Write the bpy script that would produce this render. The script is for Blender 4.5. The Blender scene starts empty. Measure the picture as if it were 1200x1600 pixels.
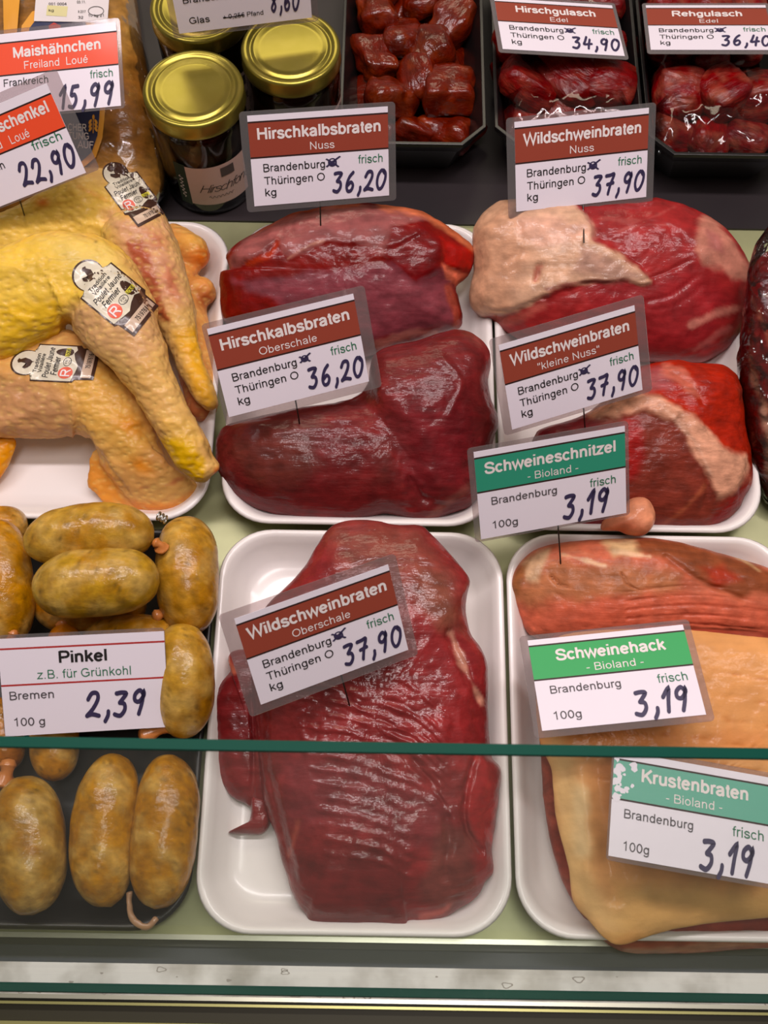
import bpy, bmesh, math, random
import numpy as np
from mathutils import Matrix, Vector, Euler
from mathutils.bvhtree import BVHTree

# ------------------------------------------------------------------ camera, light, exposure
SC = bpy.context.scene
COL = SC.collection
F = 1700.0                                   # focal length in pixels of the 1200x1600 frame
CAM = np.array([0.0, 0.0, 0.83])
PITCH, ROLL = math.radians(22.5), math.radians(0.9)
cam_d = bpy.data.cameras.new('camera')
cam_d.sensor_fit = 'VERTICAL'; cam_d.sensor_height = 24.0; cam_d.lens = F / 1600 * 24.0
cam_d.clip_start = 0.01
cam_o = bpy.data.objects.new('camera', cam_d); COL.objects.link(cam_o)
RM = Matrix.Rotation(PITCH, 3, 'X') @ Matrix.Rotation(ROLL, 3, 'Z')
cam_o.matrix_world = Matrix.Translation(Vector(CAM)) @ RM.to_4x4()
SC.camera = cam_o
cam_d.dof.use_dof = True; cam_d.dof.focus_distance = 0.86; cam_d.dof.aperture_fstop = 9.0

SC.view_settings.view_transform = 'Standard'
SC.view_settings.look = 'None'
SC.view_settings.gamma = 1.0
SC.view_settings.use_curve_mapping = False
SC.view_settings.exposure = 0.1
SC.cycles.use_denoising = True
SC.cycles.max_bounces = 8
SC.cycles.transparent_max_bounces = 16

world = bpy.data.worlds.new('shop_air'); SC.world = world; world.use_nodes = True
bg = world.node_tree.nodes['Background']
bg.inputs[0].default_value = (1.0, 0.86, 0.72, 1); bg.inputs[1].default_value = 0.16


def area(name, loc, target, size, power, color, sy=None):
    d = bpy.data.lights.new(name, 'AREA'); d.energy = power; d.color = color
    d.shape = 'RECTANGLE'; d.size = size; d.size_y = sy or size
    o = bpy.data.objects.new(name, d); COL.objects.link(o); o.location = loc
    o.rotation_euler = (Vector(target) - Vector(loc)).to_track_quat('-Z', 'Y').to_euler()
    return o


area('case_lamp', (0.0, 0.62, 1.22), (0, 0.36, 0), 1.7, 12.0, (1.0, 0.88, 0.90), 0.08)
area('ceiling_lamp', (0.25, 0.10, 2.6), (0, 0.35, 0), 1.2, 16.0, (1.0, 0.90, 0.88), 0.25)
area('rear_lamp', (-0.2, 2.2, 1.7), (0, 0.5, 0), 1.6, 9.0, (1.0, 0.88, 0.66), 0.4)


# ------------------------------------------------------------------ camera maths used to measure positions
RMN = np.array(RM)


def ray(px, py):
    return RMN @ np.array([(px - 600) / F, (800 - py) / F, -1.0])


def at(px, py, z):
    d = ray(px, py)
    return CAM + d * ((z - CAM[2]) / d[2])


def rays(P):
    P = np.asarray(P, float)
    d = np.stack([(P[:, 0] - 600) / F, (800 - P[:, 1]) / F, -np.ones(len(P))], 1)
    return d @ RMN.T


def proj(V):
    q = (np.asarray(V) - CAM) @ RMN
    return np.stack([600 + F * q[:, 0] / -q[:, 2], 800 - F * q[:, 1] / -q[:, 2]], 1)


# ------------------------------------------------------------------ noise
def _hash(i, j, k, s):
    h = (i * 374761393 + j * 668265263 + k * 2147483647 + s * 1274126177) & 0xffffffff
    h = ((h ^ (h >> 13)) * 1274126177) & 0xffffffff
    h = h ^ (h >> 16)
    return (h & 0xffff) / 65535.0


def vnoise(P, scale, seed=0):
    Q = np.asarray(P) * scale
    I = np.floor(Q).astype(np.int64); f = Q - I; f = f * f * (3 - 2 * f)
    out = 0
    for a in (0, 1):
        for b in (0, 1):
            for c in (0, 1):
                w = (f[:, 0] if a else 1 - f[:, 0]) * (f[:, 1] if b else 1 - f[:, 1]) * (f[:, 2] if c else 1 - f[:, 2])
                out = out + w * _hash(I[:, 0] + a, I[:, 1] + b, I[:, 2] + c, seed)
    return out * 2 - 1


def fbm(P, scale, seed=0, oct=3):
    v, a, t = 0, 1.0, 0
    for o in range(oct):
        v = v + a * vnoise(P, scale * 2 ** o, seed + o); t += a; a *= 0.5
    return v / t


# ------------------------------------------------------------------ colours and materials
def lin(c):
    c = np.asarray(c, float) / 255.0
    return np.where(c <= 0.04045, c / 12.92, ((c + 0.055) / 1.055) ** 2.4)


def rgba(c):
    l = lin(c)
    return (l[0], l[1], l[2], 1.0)


MATS = {}


def mat(name, color=(200, 200, 200), rough=0.5, metal=0.0, coat=0.0, spec=0.5, bump=None, var=None, alpha=None, trans=0.0, ior=1.45):
    if name in MATS: return MATS[name]
    m = bpy.data.materials.new(name); m.use_nodes = True; MATS[name] = m
    nt = m.node_tree; b = nt.nodes['Principled BSDF']
    b.inputs['Base Color'].default_value = rgba(color)
    b.inputs['Roughness'].default_value = rough; b.inputs['Metallic'].default_value = metal
    b.inputs['Coat Weight'].default_value = coat; b.inputs['Coat Roughness'].default_value = 0.12
    b.inputs['Specular IOR Level'].default_value = spec
    b.inputs['Transmission Weight'].default_value = trans; b.inputs['IOR'].default_value = ior
    if alpha is not None: b.inputs['Alpha'].default_value = alpha
    tc = nt.nodes.new('ShaderNodeTexCoord')
    if var:                                    # (scale, second colour, amount)
        n = nt.nodes.new('ShaderNodeTexNoise'); n.inputs['Scale'].default_value = var[0]; n.inputs['Detail'].default_value = 5
        nt.links.new(tc.outputs['Object'], n.inputs['Vector'])
        r = nt.nodes.new('ShaderNodeValToRGB'); r.color_ramp.elements[0].position = 0.42; r.color_ramp.elements[1].position = 0.68
        r.color_ramp.elements[0].color = rgba(color)
        c2 = lin(var[1]) * var[2] + lin(color) * (1 - var[2]); r.color_ramp.elements[1].color = (*c2, 1)
        nt.links.new(n.outputs['Fac'], r.inputs['Fac']); nt.links.new(r.outputs['Color'], b.inputs['Base Color'])
    if bump:                                   # (scale, strength, distance)
        n = nt.nodes.new('ShaderNodeTexNoise'); n.inputs['Scale'].default_value = bump[0]; n.inputs['Detail'].default_value = 4
        nt.links.new(tc.outputs['Object'], n.inputs['Vector'])
        bp = nt.nodes.new('ShaderNodeBump'); bp.inputs['Strength'].default_value = bump[1]; bp.inputs['Distance'].default_value = bump[2]
        nt.links.new(n.outputs['Fac'], bp.inputs['Height']); nt.links.new(bp.outputs['Normal'], b.inputs['Normal'])
    return m


def flesh(name, rough=0.34, coat=0.35, grain=(0.6, 60, 8), strength=0.5, dist=0.002, mottle=(90, 0.22), skin=False, sss=0.0, fine=None, hue=0.502, sat=1.08, val=(0.62, 0.98)):
    """surface coloured by the attribute 'Col' with fibres (grain = rotation about z, across scale, stretch) and a wet coat"""
    m = bpy.data.materials.new(name); m.use_nodes = True
    nt = m.node_tree; b = nt.nodes['Principled BSDF']
    b.inputs['Roughness'].default_value = rough + 0.12; b.inputs['Coat Weight'].default_value = coat * 0.75
    b.inputs['Coat Roughness'].default_value = 0.11; b.inputs['Specular IOR Level'].default_value = 0.16
    if sss:
        b.inputs['Subsurface Weight'].default_value = sss
        b.inputs['Subsurface Radius'].default_value = (0.004, 0.0015, 0.0008)
        b.inputs['Subsurface Scale'].default_value = 1.0
    at_ = nt.nodes.new('ShaderNodeAttribute'); at_.attribute_name = 'Col'
    tc = nt.nodes.new('ShaderNodeTexCoord')
    n1 = nt.nodes.new('ShaderNodeTexNoise'); n1.inputs['Scale'].default_value = mottle[0]; n1.inputs['Detail'].default_value = 6
    nt.links.new(tc.outputs['Object'], n1.inputs['Vector'])
    mr = nt.nodes.new('ShaderNodeMapRange'); mr.inputs['From Min'].default_value = 0.3; mr.inputs['From Max'].default_value = 0.7
    mr.inputs['To Min'].default_value = 1 - mottle[1]; mr.inputs['To Max'].default_value = 1 + mottle[1]
    nt.links.new(n1.outputs['Fac'], mr.inputs['Value'])
    mx = nt.nodes.new('ShaderNodeVectorMath'); mx.operation = 'SCALE'
    nt.links.new(at_.outputs['Color'], mx.inputs[0]); nt.links.new(mr.outputs['Result'], mx.inputs['Scale'])
    hs = nt.nodes.new('ShaderNodeHueSaturation'); hs.inputs['Hue'].default_value = hue if not skin else 0.5
    hs.inputs['Saturation'].default_value = sat; hs.inputs['Value'].default_value = 0.88 if not skin else 1.0
    nt.links.new(mx.outputs['Vector'], hs.inputs['Color'])
    nt.links.new(hs.outputs['Color'], b.inputs['Base Color'])
    mp = nt.nodes.new('ShaderNodeMapping'); mp.inputs['Rotation'].default_value = (0, 0, grain[0])
    mp.inputs['Scale'].default_value = (1.0 / grain[2], 1, 1)
    nt.links.new(tc.outputs['Object'], mp.inputs['Vector'])
    if skin:
        n2 = nt.nodes.new('ShaderNodeTexVoronoi'); n2.inputs['Scale'].default_value = grain[1]
        n2.feature = 'SMOOTH_F1'
        src = n2.outputs['Distance']
        inv = nt.nodes.new('ShaderNodeMapRange'); inv.inputs['From Min'].default_value = 0.45; inv.inputs['From Max'].default_value = 0.1
        inv.inputs['To Min'].default_value = 0.0; inv.inputs['To Max'].default_value = 0.4
        nt.links.new(src, inv.inputs['Value'])
        ym = nt.nodes.new('ShaderNodeMix'); ym.data_type = 'RGBA'; ym.inputs[7].default_value = rgba((234, 196, 110))
        nt.links.new(inv.outputs['Result'], ym.inputs[0]); nt.links.new(hs.outputs['Color'], ym.inputs[6]); nt.links.new(ym.outputs[2], b.inputs['Base Color'])
    else:
        n2 = nt.nodes.new('ShaderNodeTexNoise'); n2.inputs['Scale'].default_value = grain[1]; n2.inputs['Detail'].default_value = 5
        n2.inputs['Distortion'].default_value = 0.6
        src = n2.outputs['Fac']
    nt.links.new(mp.outputs['Vector'], n2.inputs['Vector'])
    if not skin:
        st = nt.nodes.new('ShaderNodeTexNoise'); st.inputs['Scale'].default_value = grain[1] * 3.0; st.inputs['Detail'].default_value = 4
        nt.links.new(mp.outputs['Vector'], st.inputs['Vector'])
        sr = nt.nodes.new('ShaderNodeMapRange'); sr.inputs['From Min'].default_value = 0.32; sr.inputs['From Max'].default_value = 0.68
        sr.inputs['To Min'].default_value = val[0]; sr.inputs['To Max'].default_value = val[1]
        nt.links.new(st.outputs['Fac'], sr.inputs['Value']); nt.links.new(sr.outputs['Result'], hs.inputs['Value'])
    bp = nt.nodes.new('ShaderNodeBump'); bp.inputs['Strength'].default_value = strength; bp.inputs['Distance'].default_value = dist
    nt.links.new(src, bp.inputs['Height'])
    if not skin:
        bq = nt.nodes.new('ShaderNodeBump'); bq.inputs['Strength'].default_value = 0.5; bq.inputs['Distance'].default_value = 0.0016 * min(1.0, strength * 2)
        nt.links.new(st.outputs['Fac'], bq.inputs['Height']); nt.links.new(bp.outputs['Normal'], bq.inputs['Normal']); bp = bq
    n3 = nt.nodes.new('ShaderNodeTexNoise'); n3.inputs['Scale'].default_value = (fine or 420); n3.inputs['Detail'].default_value = 3
    nt.links.new(tc.outputs['Object'], n3.inputs['Vector'])
    b3 = nt.nodes.new('ShaderNodeBump'); b3.inputs['Strength'].default_value = 0.25; b3.inputs['Distance'].default_value = 0.0008
    nt.links.new(n3.outputs['Fac'], b3.inputs['Height']); nt.links.new(bp.outputs['Normal'], b3.inputs['Normal'])
    nt.links.new(b3.outputs['Normal'], b.inputs['Normal']); nt.links.new(b3.outputs['Normal'], b.inputs['Coat Normal'])
    return m


def film_mat(name, gloss=0.35, rough=0.07, tint=(255, 255, 255), bump=None, milk=0.0):
    """clear plastic: see-through, mirror-like streaks by fresnel"""
    m = bpy.data.materials.new(name); m.use_nodes = True
    nt = m.node_tree; nt.nodes.remove(nt.nodes['Principled BSDF']); out = nt.nodes['Material Output']
    tr = nt.nodes.new('ShaderNodeBsdfTransparent'); tr.inputs[0].default_value = rgba(tint)
    gl = nt.nodes.new('ShaderNodeBsdfGlossy'); gl.inputs['Roughness'].default_value = rough
    lw = nt.nodes.new('ShaderNodeFresnel'); lw.inputs['IOR'].default_value = 1.5
    mu = nt.nodes.new('ShaderNodeMath'); mu.operation = 'MULTIPLY'; mu.inputs[1].default_value = gloss * 3
    mu.use_clamp = True
    nt.links.new(lw.outputs[0], mu.inputs[0])
    mix = nt.nodes.new('ShaderNodeMixShader')
    nt.links.new(mu.outputs[0], mix.inputs[0]); nt.links.new(tr.outputs[0], mix.inputs[1]); nt.links.new(gl.outputs[0], mix.inputs[2])
    sh = mix.outputs[0]
    if milk:
        df = nt.nodes.new('ShaderNodeBsdfDiffuse'); df.inputs[0].default_value = (0.85, 0.83, 0.82, 1)
        m2 = nt.nodes.new('ShaderNodeMixShader'); m2.inputs[0].default_value = milk
        nt.links.new(sh, m2.inputs[1]); nt.links.new(df.outputs[0], m2.inputs[2]); sh = m2.outputs[0]
    nt.links.new(sh, out.inputs[0])
    if bump:
        tc = nt.nodes.new('ShaderNodeTexCoord')
        n = nt.nodes.new('ShaderNodeTexNoise'); n.inputs['Scale'].default_value = bump[0]; n.inputs['Detail'].default_value = 2
        n.inputs['Distortion'].default_value = 1.2
        nt.links.new(tc.outputs['Object'], n.inputs['Vector'])
        bp = nt.nodes.new('ShaderNodeBump'); bp.inputs['Strength'].default_value = bump[1]; bp.inputs['Distance'].default_value = bump[2]
        nt.links.new(n.outputs['Fac'], bp.inputs['Height'])
        nt.links.new(bp.outputs['Normal'], gl.inputs['Normal']); nt.links.new(bp.outputs['Normal'], lw.inputs['Normal'])
    return m


# ------------------------------------------------------------------ objects
def tag(o, label=None, cat=None, group=None, kind=None):
    if label: o['label'] = label
    if cat: o['category'] = cat
    if group: o['group'] = group
    if kind: o['kind'] = kind
    return o


def make(name, V, Fc, m, parent=None, origin=None, smooth=True, col=None):
    """link one mesh given in world coordinates; the origin is the given point or the parent's place"""
    V = np.asarray(V, float)
    me = bpy.data.meshes.new(name)
    o = bpy.data.objects.new(name, me); COL.objects.link(o)
    if parent is not None:
        o.parent = parent
        inv = np.array(parent_world(parent).inverted())
        L = V @ inv[:3, :3].T + inv[:3, 3]
    else:
        if origin is None:
            lo, hi = V.min(0), V.max(0); origin = np.array([(lo[0] + hi[0]) / 2, (lo[1] + hi[1]) / 2, lo[2]])
        o.location = origin; L = V - np.asarray(origin)
    me.from_pydata(L.tolist(), [], [tuple(int(i) for i in f) for f in Fc]); me.update()
    if col is not None:
        a = me.attributes.new('Col', 'FLOAT_COLOR', 'POINT')
        c4 = np.ones((len(V), 4), np.float32); c4[:, :3] = col
        a.data.foreach_set('color', c4.ravel())
    if m is not None: me.materials.append(m)
    if smooth: me.polygons.foreach_set('use_smooth', [True] * len(me.polygons))
    return o


def parent_world(p):
    M = p.matrix_basis.copy()
    while p.parent is not None:
        p = p.parent; M = p.matrix_basis @ M
    return M


def empty(name, loc, label, cat, group=None, rot=None):
    o = bpy.data.objects.new(name, None); COL.objects.link(o); o.location = loc
    o.empty_display_size = 0.02
    if rot is not None: o.rotation_euler = rot
    return tag(o, label, cat, group)


def box(lo, hi):
    x0, y0, z0 = lo; x1, y1, z1 = hi
    V = [(x0, y0, z0), (x1, y0, z0), (x1, y1, z0), (x0, y1, z0), (x0, y0, z1), (x1, y0, z1), (x1, y1, z1), (x0, y1, z1)]
    Fc = [(0, 3, 2, 1), (4, 5, 6, 7), (0, 1, 5, 4), (1, 2, 6, 5), (2, 3, 7, 6), (3, 0, 4, 7)]
    return V, Fc


def bevel(o, w=0.001, seg=2):
    md = o.modifiers.new('edge', 'BEVEL'); md.width = w; md.segments = seg; md.limit_method = 'ANGLE'
    return o


def loft(rings, cap0=True, cap1=True):
    n = len(rings[0]); V = [tuple(p) for r in rings for p in r]; Fc = []
    for k in range(len(rings) - 1):
        for i in range(n):
            j = (i + 1) % n
            Fc.append((k * n + i, k * n + j, (k + 1) * n + j, (k + 1) * n + i))
    if cap0: Fc.append(tuple(range(n - 1, -1, -1)))
    if cap1: Fc.append(tuple((len(rings) - 1) * n + i for i in range(n)))
    return V, Fc


def rrect(x0, x1, y0, y1, r, z, seg=10):
    P = []
    for cx, cy, a0 in ((x1 - r, y1 - r, 0), (x0 + r, y1 - r, 90), (x0 + r, y0 + r, 180), (x1 - r, y0 + r, 270)):
        for k in range(seg + 1):
            a = math.radians(a0 + 90 * k / seg)
            P.append((cx + r * math.cos(a), cy + r * math.sin(a), z))
    return P


def lathe(prof, c, seg=64, ax=(0, 0)):
    rings = []
    for r, z in prof:
        rings.append([(c[0] + r * math.cos(2 * math.pi * i / seg), c[1] + r * math.sin(2 * math.pi * i / seg), c[2] + z) for i in range(seg)])
    return loft(rings)


# ------------------------------------------------------------------ outlines, painting, solids
def catmull(P, per=8, closed=True):
    P = np.asarray(P, float); n = len(P); out = []
    rng = range(n) if closed else range(n - 1)
    for i in rng:
        if closed: p0, p1, p2, p3 = P[i - 1], P[i], P[(i + 1) % n], P[(i + 2) % n]
        else: p0, p1, p2, p3 = P[max(i - 1, 0)], P[i], P[i + 1], P[min(i + 2, n - 1)]
        for k in range(per):
            t = k / per
            out.append(0.5 * (2 * p1 + (p2 - p0) * t + (2 * p0 - 5 * p1 + 4 * p2 - p3) * t * t + (3 * p1 - p0 - 3 * p2 + p3) * t ** 3))
    if not closed: out.append(P[-1])
    return np.array(out)


def resample(P, n, closed=True):
    Q = np.vstack([P, P[:1]]) if closed else P
    d = np.r_[0, np.cumsum(np.linalg.norm(np.diff(Q, axis=0), axis=1))]
    s = np.linspace(0, d[-1], n + 1)[:-1] if closed else np.linspace(0, d[-1], n)
    return np.stack([np.interp(s, d, Q[:, k]) for k in range(Q.shape[1])], 1)


def seg_dist(X, P, closed):
    Q = np.asarray(P, float); best = np.full(len(X), 1e9)
    n = len(Q)
    for i in range(n if closed else n - 1):
        a, b = Q[i], Q[(i + 1) % n]; ab = b - a
        t = np.clip(((X - a) @ ab) / max(ab @ ab, 1e-9), 0, 1)
        best = np.minimum(best, np.hypot(*(X - a - t[:, None] * ab).T))
    return best


def sdf(X, P):
    P = np.asarray(P, float); ins = np.zeros(len(X), bool); n = len(P)
    for i in range(n):
        a, b = P[i], P[(i + 1) % n]
        c = ((a[1] > X[:, 1]) != (b[1] > X[:, 1]))
        with np.errstate(divide='ignore', invalid='ignore'):
            xx = (b[0] - a[0]) * (X[:, 1] - a[1]) / (b[1] - a[1] + 1e-12) + a[0]
        ins ^= c & (X[:, 0] < xx)
    d = seg_dist(X, P, True)
    return np.where(ins, -d, d)


def sstep(x): x = np.clip(x, 0, 1); return x * x * (3 - 2 * x)


def mask(X, V, ft, seed):
    """weight 0..1 of one feature: ('P',polygon,soft,wobble) / ('L',line,width,soft,wobble) / ('G',x,y,sx,sy,rot)"""
    if ft[0] == 'P':
        d = sdf(X, ft[1]); w = ft[3] if len(ft) > 3 else 5
        d = d + fbm(V, 60, seed, 3) * w * 1.6 + fbm(V, 200, seed + 1, 2) * w * 0.45
        return sstep(0.5 - d / ft[2])
    if ft[0] == 'L':
        P = catmull(ft[1], 6, False) if len(ft[1]) > 2 else ft[1]
        d = seg_dist(X, P, False) - ft[2]; w = ft[4] if len(ft) > 4 else 2
        d = d + fbm(V, 90, seed, 3) * w * 1.6 + fbm(V, 220, seed + 1, 2) * w * 0.45
        return sstep(0.5 - d / ft[3])
    if ft[0] == 'G':
        _, x, y, sx, sy, r = ft[:6]; c, s = math.cos(math.radians(r)), math.sin(math.radians(r))
        dx, dy = X[:, 0] - x, X[:, 1] - y
        return np.exp(-0.5 * (((dx * c + dy * s) / sx) ** 2 + ((-dx * s + dy * c) / sy) ** 2))


def paint(V, base, paints, var=None, seed=1):
    X = proj(V); C = np.tile(lin(base), (len(V), 1))
    if var is not None:
        for (c2, sc, amt) in var:
            w = sstep(fbm(V, sc, seed, 4) * 1.4 + 0.35)[:, None] * amt; C = C * (1 - w) + lin(c2) * w; seed += 7
    for k, (ft, c, a) in enumerate(paints):
        w = (mask(X, V, ft, seed + 3 * k) * a)[:, None]
        C = C * (1 - w) + lin(c) * w
    return C


def elev_tilt(cx, cy, k=0.8):
    d = ray(cx, cy); e = math.atan2(-d[2], math.hypot(d[0], d[1]))
    return k * (math.pi / 2 - e)


def solid(outline, center, floor, htop, hbot=0.03, zmin=None, tilt=None, p=2.5, nang=220, nr=70, noise=(0.0015, 30), feats=(), seed=3, jag=0.0, q=0.5):
    """closed, rounded solid whose contour as seen from the counter follows the outline; it rests on the floor height"""
    O = resample(catmull(outline, 8), nang)
    if jag:
        th = np.arange(nang) / nang * 2 * np.pi
        jn = fbm(np.stack([np.cos(th) * 3, np.sin(th) * 3, np.full(nang, seed * 1.7)], 1), 3.0, seed, 4)
        c = np.asarray(center); dv = O - c; O = c + dv * (1 + jag * jn / np.linalg.norm(dv, axis=1))[:, None]
    a = elev_tilt(*center) if tilt is None else math.radians(tilt)
    n = np.array([0, -math.sin(a), math.cos(a)])
    R = rays(O); rc = ray(*center)
    z0 = floor + 0.004 if zmin is None else zmin
    lo, hi = 0.0, 0.4
    for _ in range(40):
        zc = (lo + hi) / 2; Cp = CAM + rc * ((zc - CAM[2]) / rc[2])
        W = CAM + R * (((Cp - CAM) @ n) / (R @ n))[:, None]
        if W[:, 2].min() < z0: lo = zc
        else: hi = zc
    t = np.linspace(0, 1, nr + 1)[1:]; rr = np.sin(t * np.pi / 2)
    V = [Cp + n * htop]; lay = [0.0]
    for r in rr: V.extend(Cp + r * (W - Cp) + n * htop * (max(0, 1 - r ** p)) ** q)
    nb = 22; rb = np.sin(np.linspace(1, 0, nb + 1)[1:-1] * np.pi / 2)
    for r in rb: V.extend(Cp + r * (W - Cp) - n * hbot * (max(0, 1 - r ** 2.2)) ** 0.5)
    V.append(Cp - n * hbot)
    V = np.array(V); N = nang
    Fc = [(0, 1 + i, 1 + (i + 1) % N) for i in range(N)]
    rings = nr + len(rb)
    for k in range(rings - 1):
        b0, b1 = 1 + k * N, 1 + (k + 1) * N
        for i in range(N):
            j = (i + 1) % N; Fc.append((b0 + i, b1 + i, b1 + j, b0 + j))
    last = 1 + (rings - 1) * N; e = len(V) - 1
    Fc += [(last + i, e, last + (i + 1) % N) for i in range(N)]
    top = np.zeros(len(V)); top[0] = 1
    for k, r in enumerate(rr): top[1 + k * N:1 + (k + 1) * N] = min(1, (1 - r) / 0.12) if r < 1 else 0
    X = proj(V); D = np.zeros(len(V))
    if noise: D += noise[0] * fbm(V, noise[1], seed, 4) * 2 + 0.00035 * fbm(V, 170, seed + 40, 3) * 2
    for k, (ft, dh) in enumerate(feats): D += mask(X, V, ft, seed + 5 * k) * dh * sstep(top * 1.0)
    V = V + n * D[:, None]
    V[:, 2] = np.maximum(V[:, 2], floor)
    return V, Fc


def sweep(P, R, seg=28, sub=10, flat=1.0, ends=6):
    """round tube through world points P with radii R and rounded ends"""
    P = np.asarray(P, float); R = np.asarray(R, float)
    Q = catmull(np.hstack([P, R[:, None]]), sub, False)
    C, r = Q[:, :3], np.maximum(Q[:, 3], 1e-4)
    T = np.gradient(C, axis=0); T /= np.linalg.norm(T, axis=1)[:, None]
    pre = [(C[0] - T[0] * r[0] * 0.75 * math.sin(a), r[0] * math.cos(a), T[0]) for a in np.linspace(math.pi / 2 * 0.985, 0.12, ends)]
    post = [(C[-1] + T[-1] * r[-1] * 0.75 * math.sin(a), r[-1] * math.cos(a), T[-1]) for a in np.linspace(0.12, math.pi / 2 * 0.985, ends)]
    allr = pre + list(zip(C, r, T)) + post
    rings = []
    for c, rad, t in allr:
        u = np.cross(t, (0, 0, 1.0)); nu = np.linalg.norm(u)
        u = u / nu if nu > 1e-4 else np.array([1.0, 0, 0]); v = np.cross(u, t)
        rings.append([c + rad * (math.cos(2 * math.pi * i / seg) * u + flat * math.sin(2 * math.pi * i / seg) * v) for i in range(seg)])
    V, Fc = loft(rings)
    return np.array(V), Fc


def tube(C, r, seg):
    T = np.gradient(C, axis=0); T /= np.linalg.norm(T, axis=1)[:, None]
    rings = []
    for c, rad, t in zip(C, r, T):
        u = np.cross(t, (0, 0, 1.0)); u /= np.linalg.norm(u); v = np.cross(u, t)
        rings.append([c + rad * (math.cos(2 * math.pi * i / seg) * u + math.sin(2 * math.pi * i / seg) * v) for i in range(seg)])
    V, Fc = loft(rings)
    return np.array(V), Fc


def merge(*L):
    V, Fc = [], []
    for v, f in L:
        b = len(V); V.extend([tuple(p) for p in v]); Fc.extend(tuple(b + i for i in q) for q in f)
    return np.array(V), Fc


def px_path(pts):
    """[(px,py,z,radius_px)] -> world centres and radii"""
    P, R = [], []
    for x, y, z, r in pts:
        w = at(x, y, z); P.append(w); R.append(r * (-((w - CAM) @ RMN)[2]) / F)
    return P, R


def fuse(parts, voxel=0.0022, smooth=6):
    V, Fc = [], []
    for v, f in parts:
        b = len(V); V.extend(np.asarray(v).tolist()); Fc.extend(tuple(b + i for i in q) for q in f)
    me = bpy.data.meshes.new('fuse'); me.from_pydata(V, [], Fc); me.update()
    o = bpy.data.objects.new('fuse', me); COL.objects.link(o)
    r = o.modifiers.new('r', 'REMESH'); r.mode = 'VOXEL'; r.voxel_size = voxel
    s = o.modifiers.new('s', 'SMOOTH'); s.iterations = smooth; s.factor = 0.5
    dg = bpy.context.evaluated_depsgraph_get()
    ev = o.evaluated_get(dg); m2 = ev.to_mesh()
    v = np.empty(len(m2.vertices) * 3, np.float32); m2.vertices.foreach_get('co', v)
    f = [tuple(p.vertices) for p in m2.polygons]
    nrm = np.empty(len(m2.vertices) * 3, np.float32); m2.vertices.foreach_get('normal', nrm)
    ev.to_mesh_clear()
    bpy.data.objects.remove(o); bpy.data.meshes.remove(me)
    return v.reshape(-1, 3).astype(float), f, nrm.reshape(-1, 3).astype(float)


def relief(V, nrm, feats, noise=None, seed=5):
    X = proj(V); D = np.zeros(len(V))
    if noise:
        for a, s in noise: D += a * fbm(V, s, seed, 3) * 2
    for k, (ft, dh) in enumerate(feats): D += mask(X, V, ft, seed + 5 * k) * dh
    return V + nrm * D[:, None]


BV = {}


def bvh(key, V, Fc):
    BV[key] = BVHTree.FromPolygons(np.asarray(V).tolist(), [tuple(int(i) for i in f) for f in Fc])


def drape(key, P, eps=0.0006):
    """points of the surface seen at pixels P, raised by eps"""
    out = []; last = None; miss = []
    trees = [BV[k] for k in (key if isinstance(key, (list, tuple)) else [key])]
    P = [(p[0], p[1]) for p in P]
    for i, (x, y) in enumerate(P):
        d = ray(x, y); dn = d / np.linalg.norm(d)
        best = None
        for t in trees:
            h = t.ray_cast(Vector(CAM), Vector(dn))
            if h[0] is not None and (best is None or h[3] < best[3]): best = h
        if best is None: out.append(None); miss.append(i); continue
        out.append(CAM + dn * (best[3] - eps)); last = best[3]
    if miss:
        good = [k for k in range(len(P)) if out[k] is not None]
        for i in miss:
            dn = ray(*P[i]); dn = dn / np.linalg.norm(dn)
            if not good: out[i] = CAM + dn * 0.9; continue
            j = min(good, key=lambda k: abs(P[k][0] - P[i][0]) + abs(P[k][1] - P[i][1]))
            nf = np.array([0, -0.4, 0.9]); out[i] = CAM + dn * (((out[j] - CAM) @ nf) / (dn @ nf))
    return np.array(out)


# ------------------------------------------------------------------ lettering: a plain sans drawn as strokes
def E_(cx, cy, rx, ry, a0=0, a1=360, n=26):
    return [(cx + rx * math.cos(math.radians(a0 + (a1 - a0) * k / n)), cy + ry * math.sin(math.radians(a0 + (a1 - a0) * k / n))) for k in range(n + 1)]


def S_(*p): return ('s', p)


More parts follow.
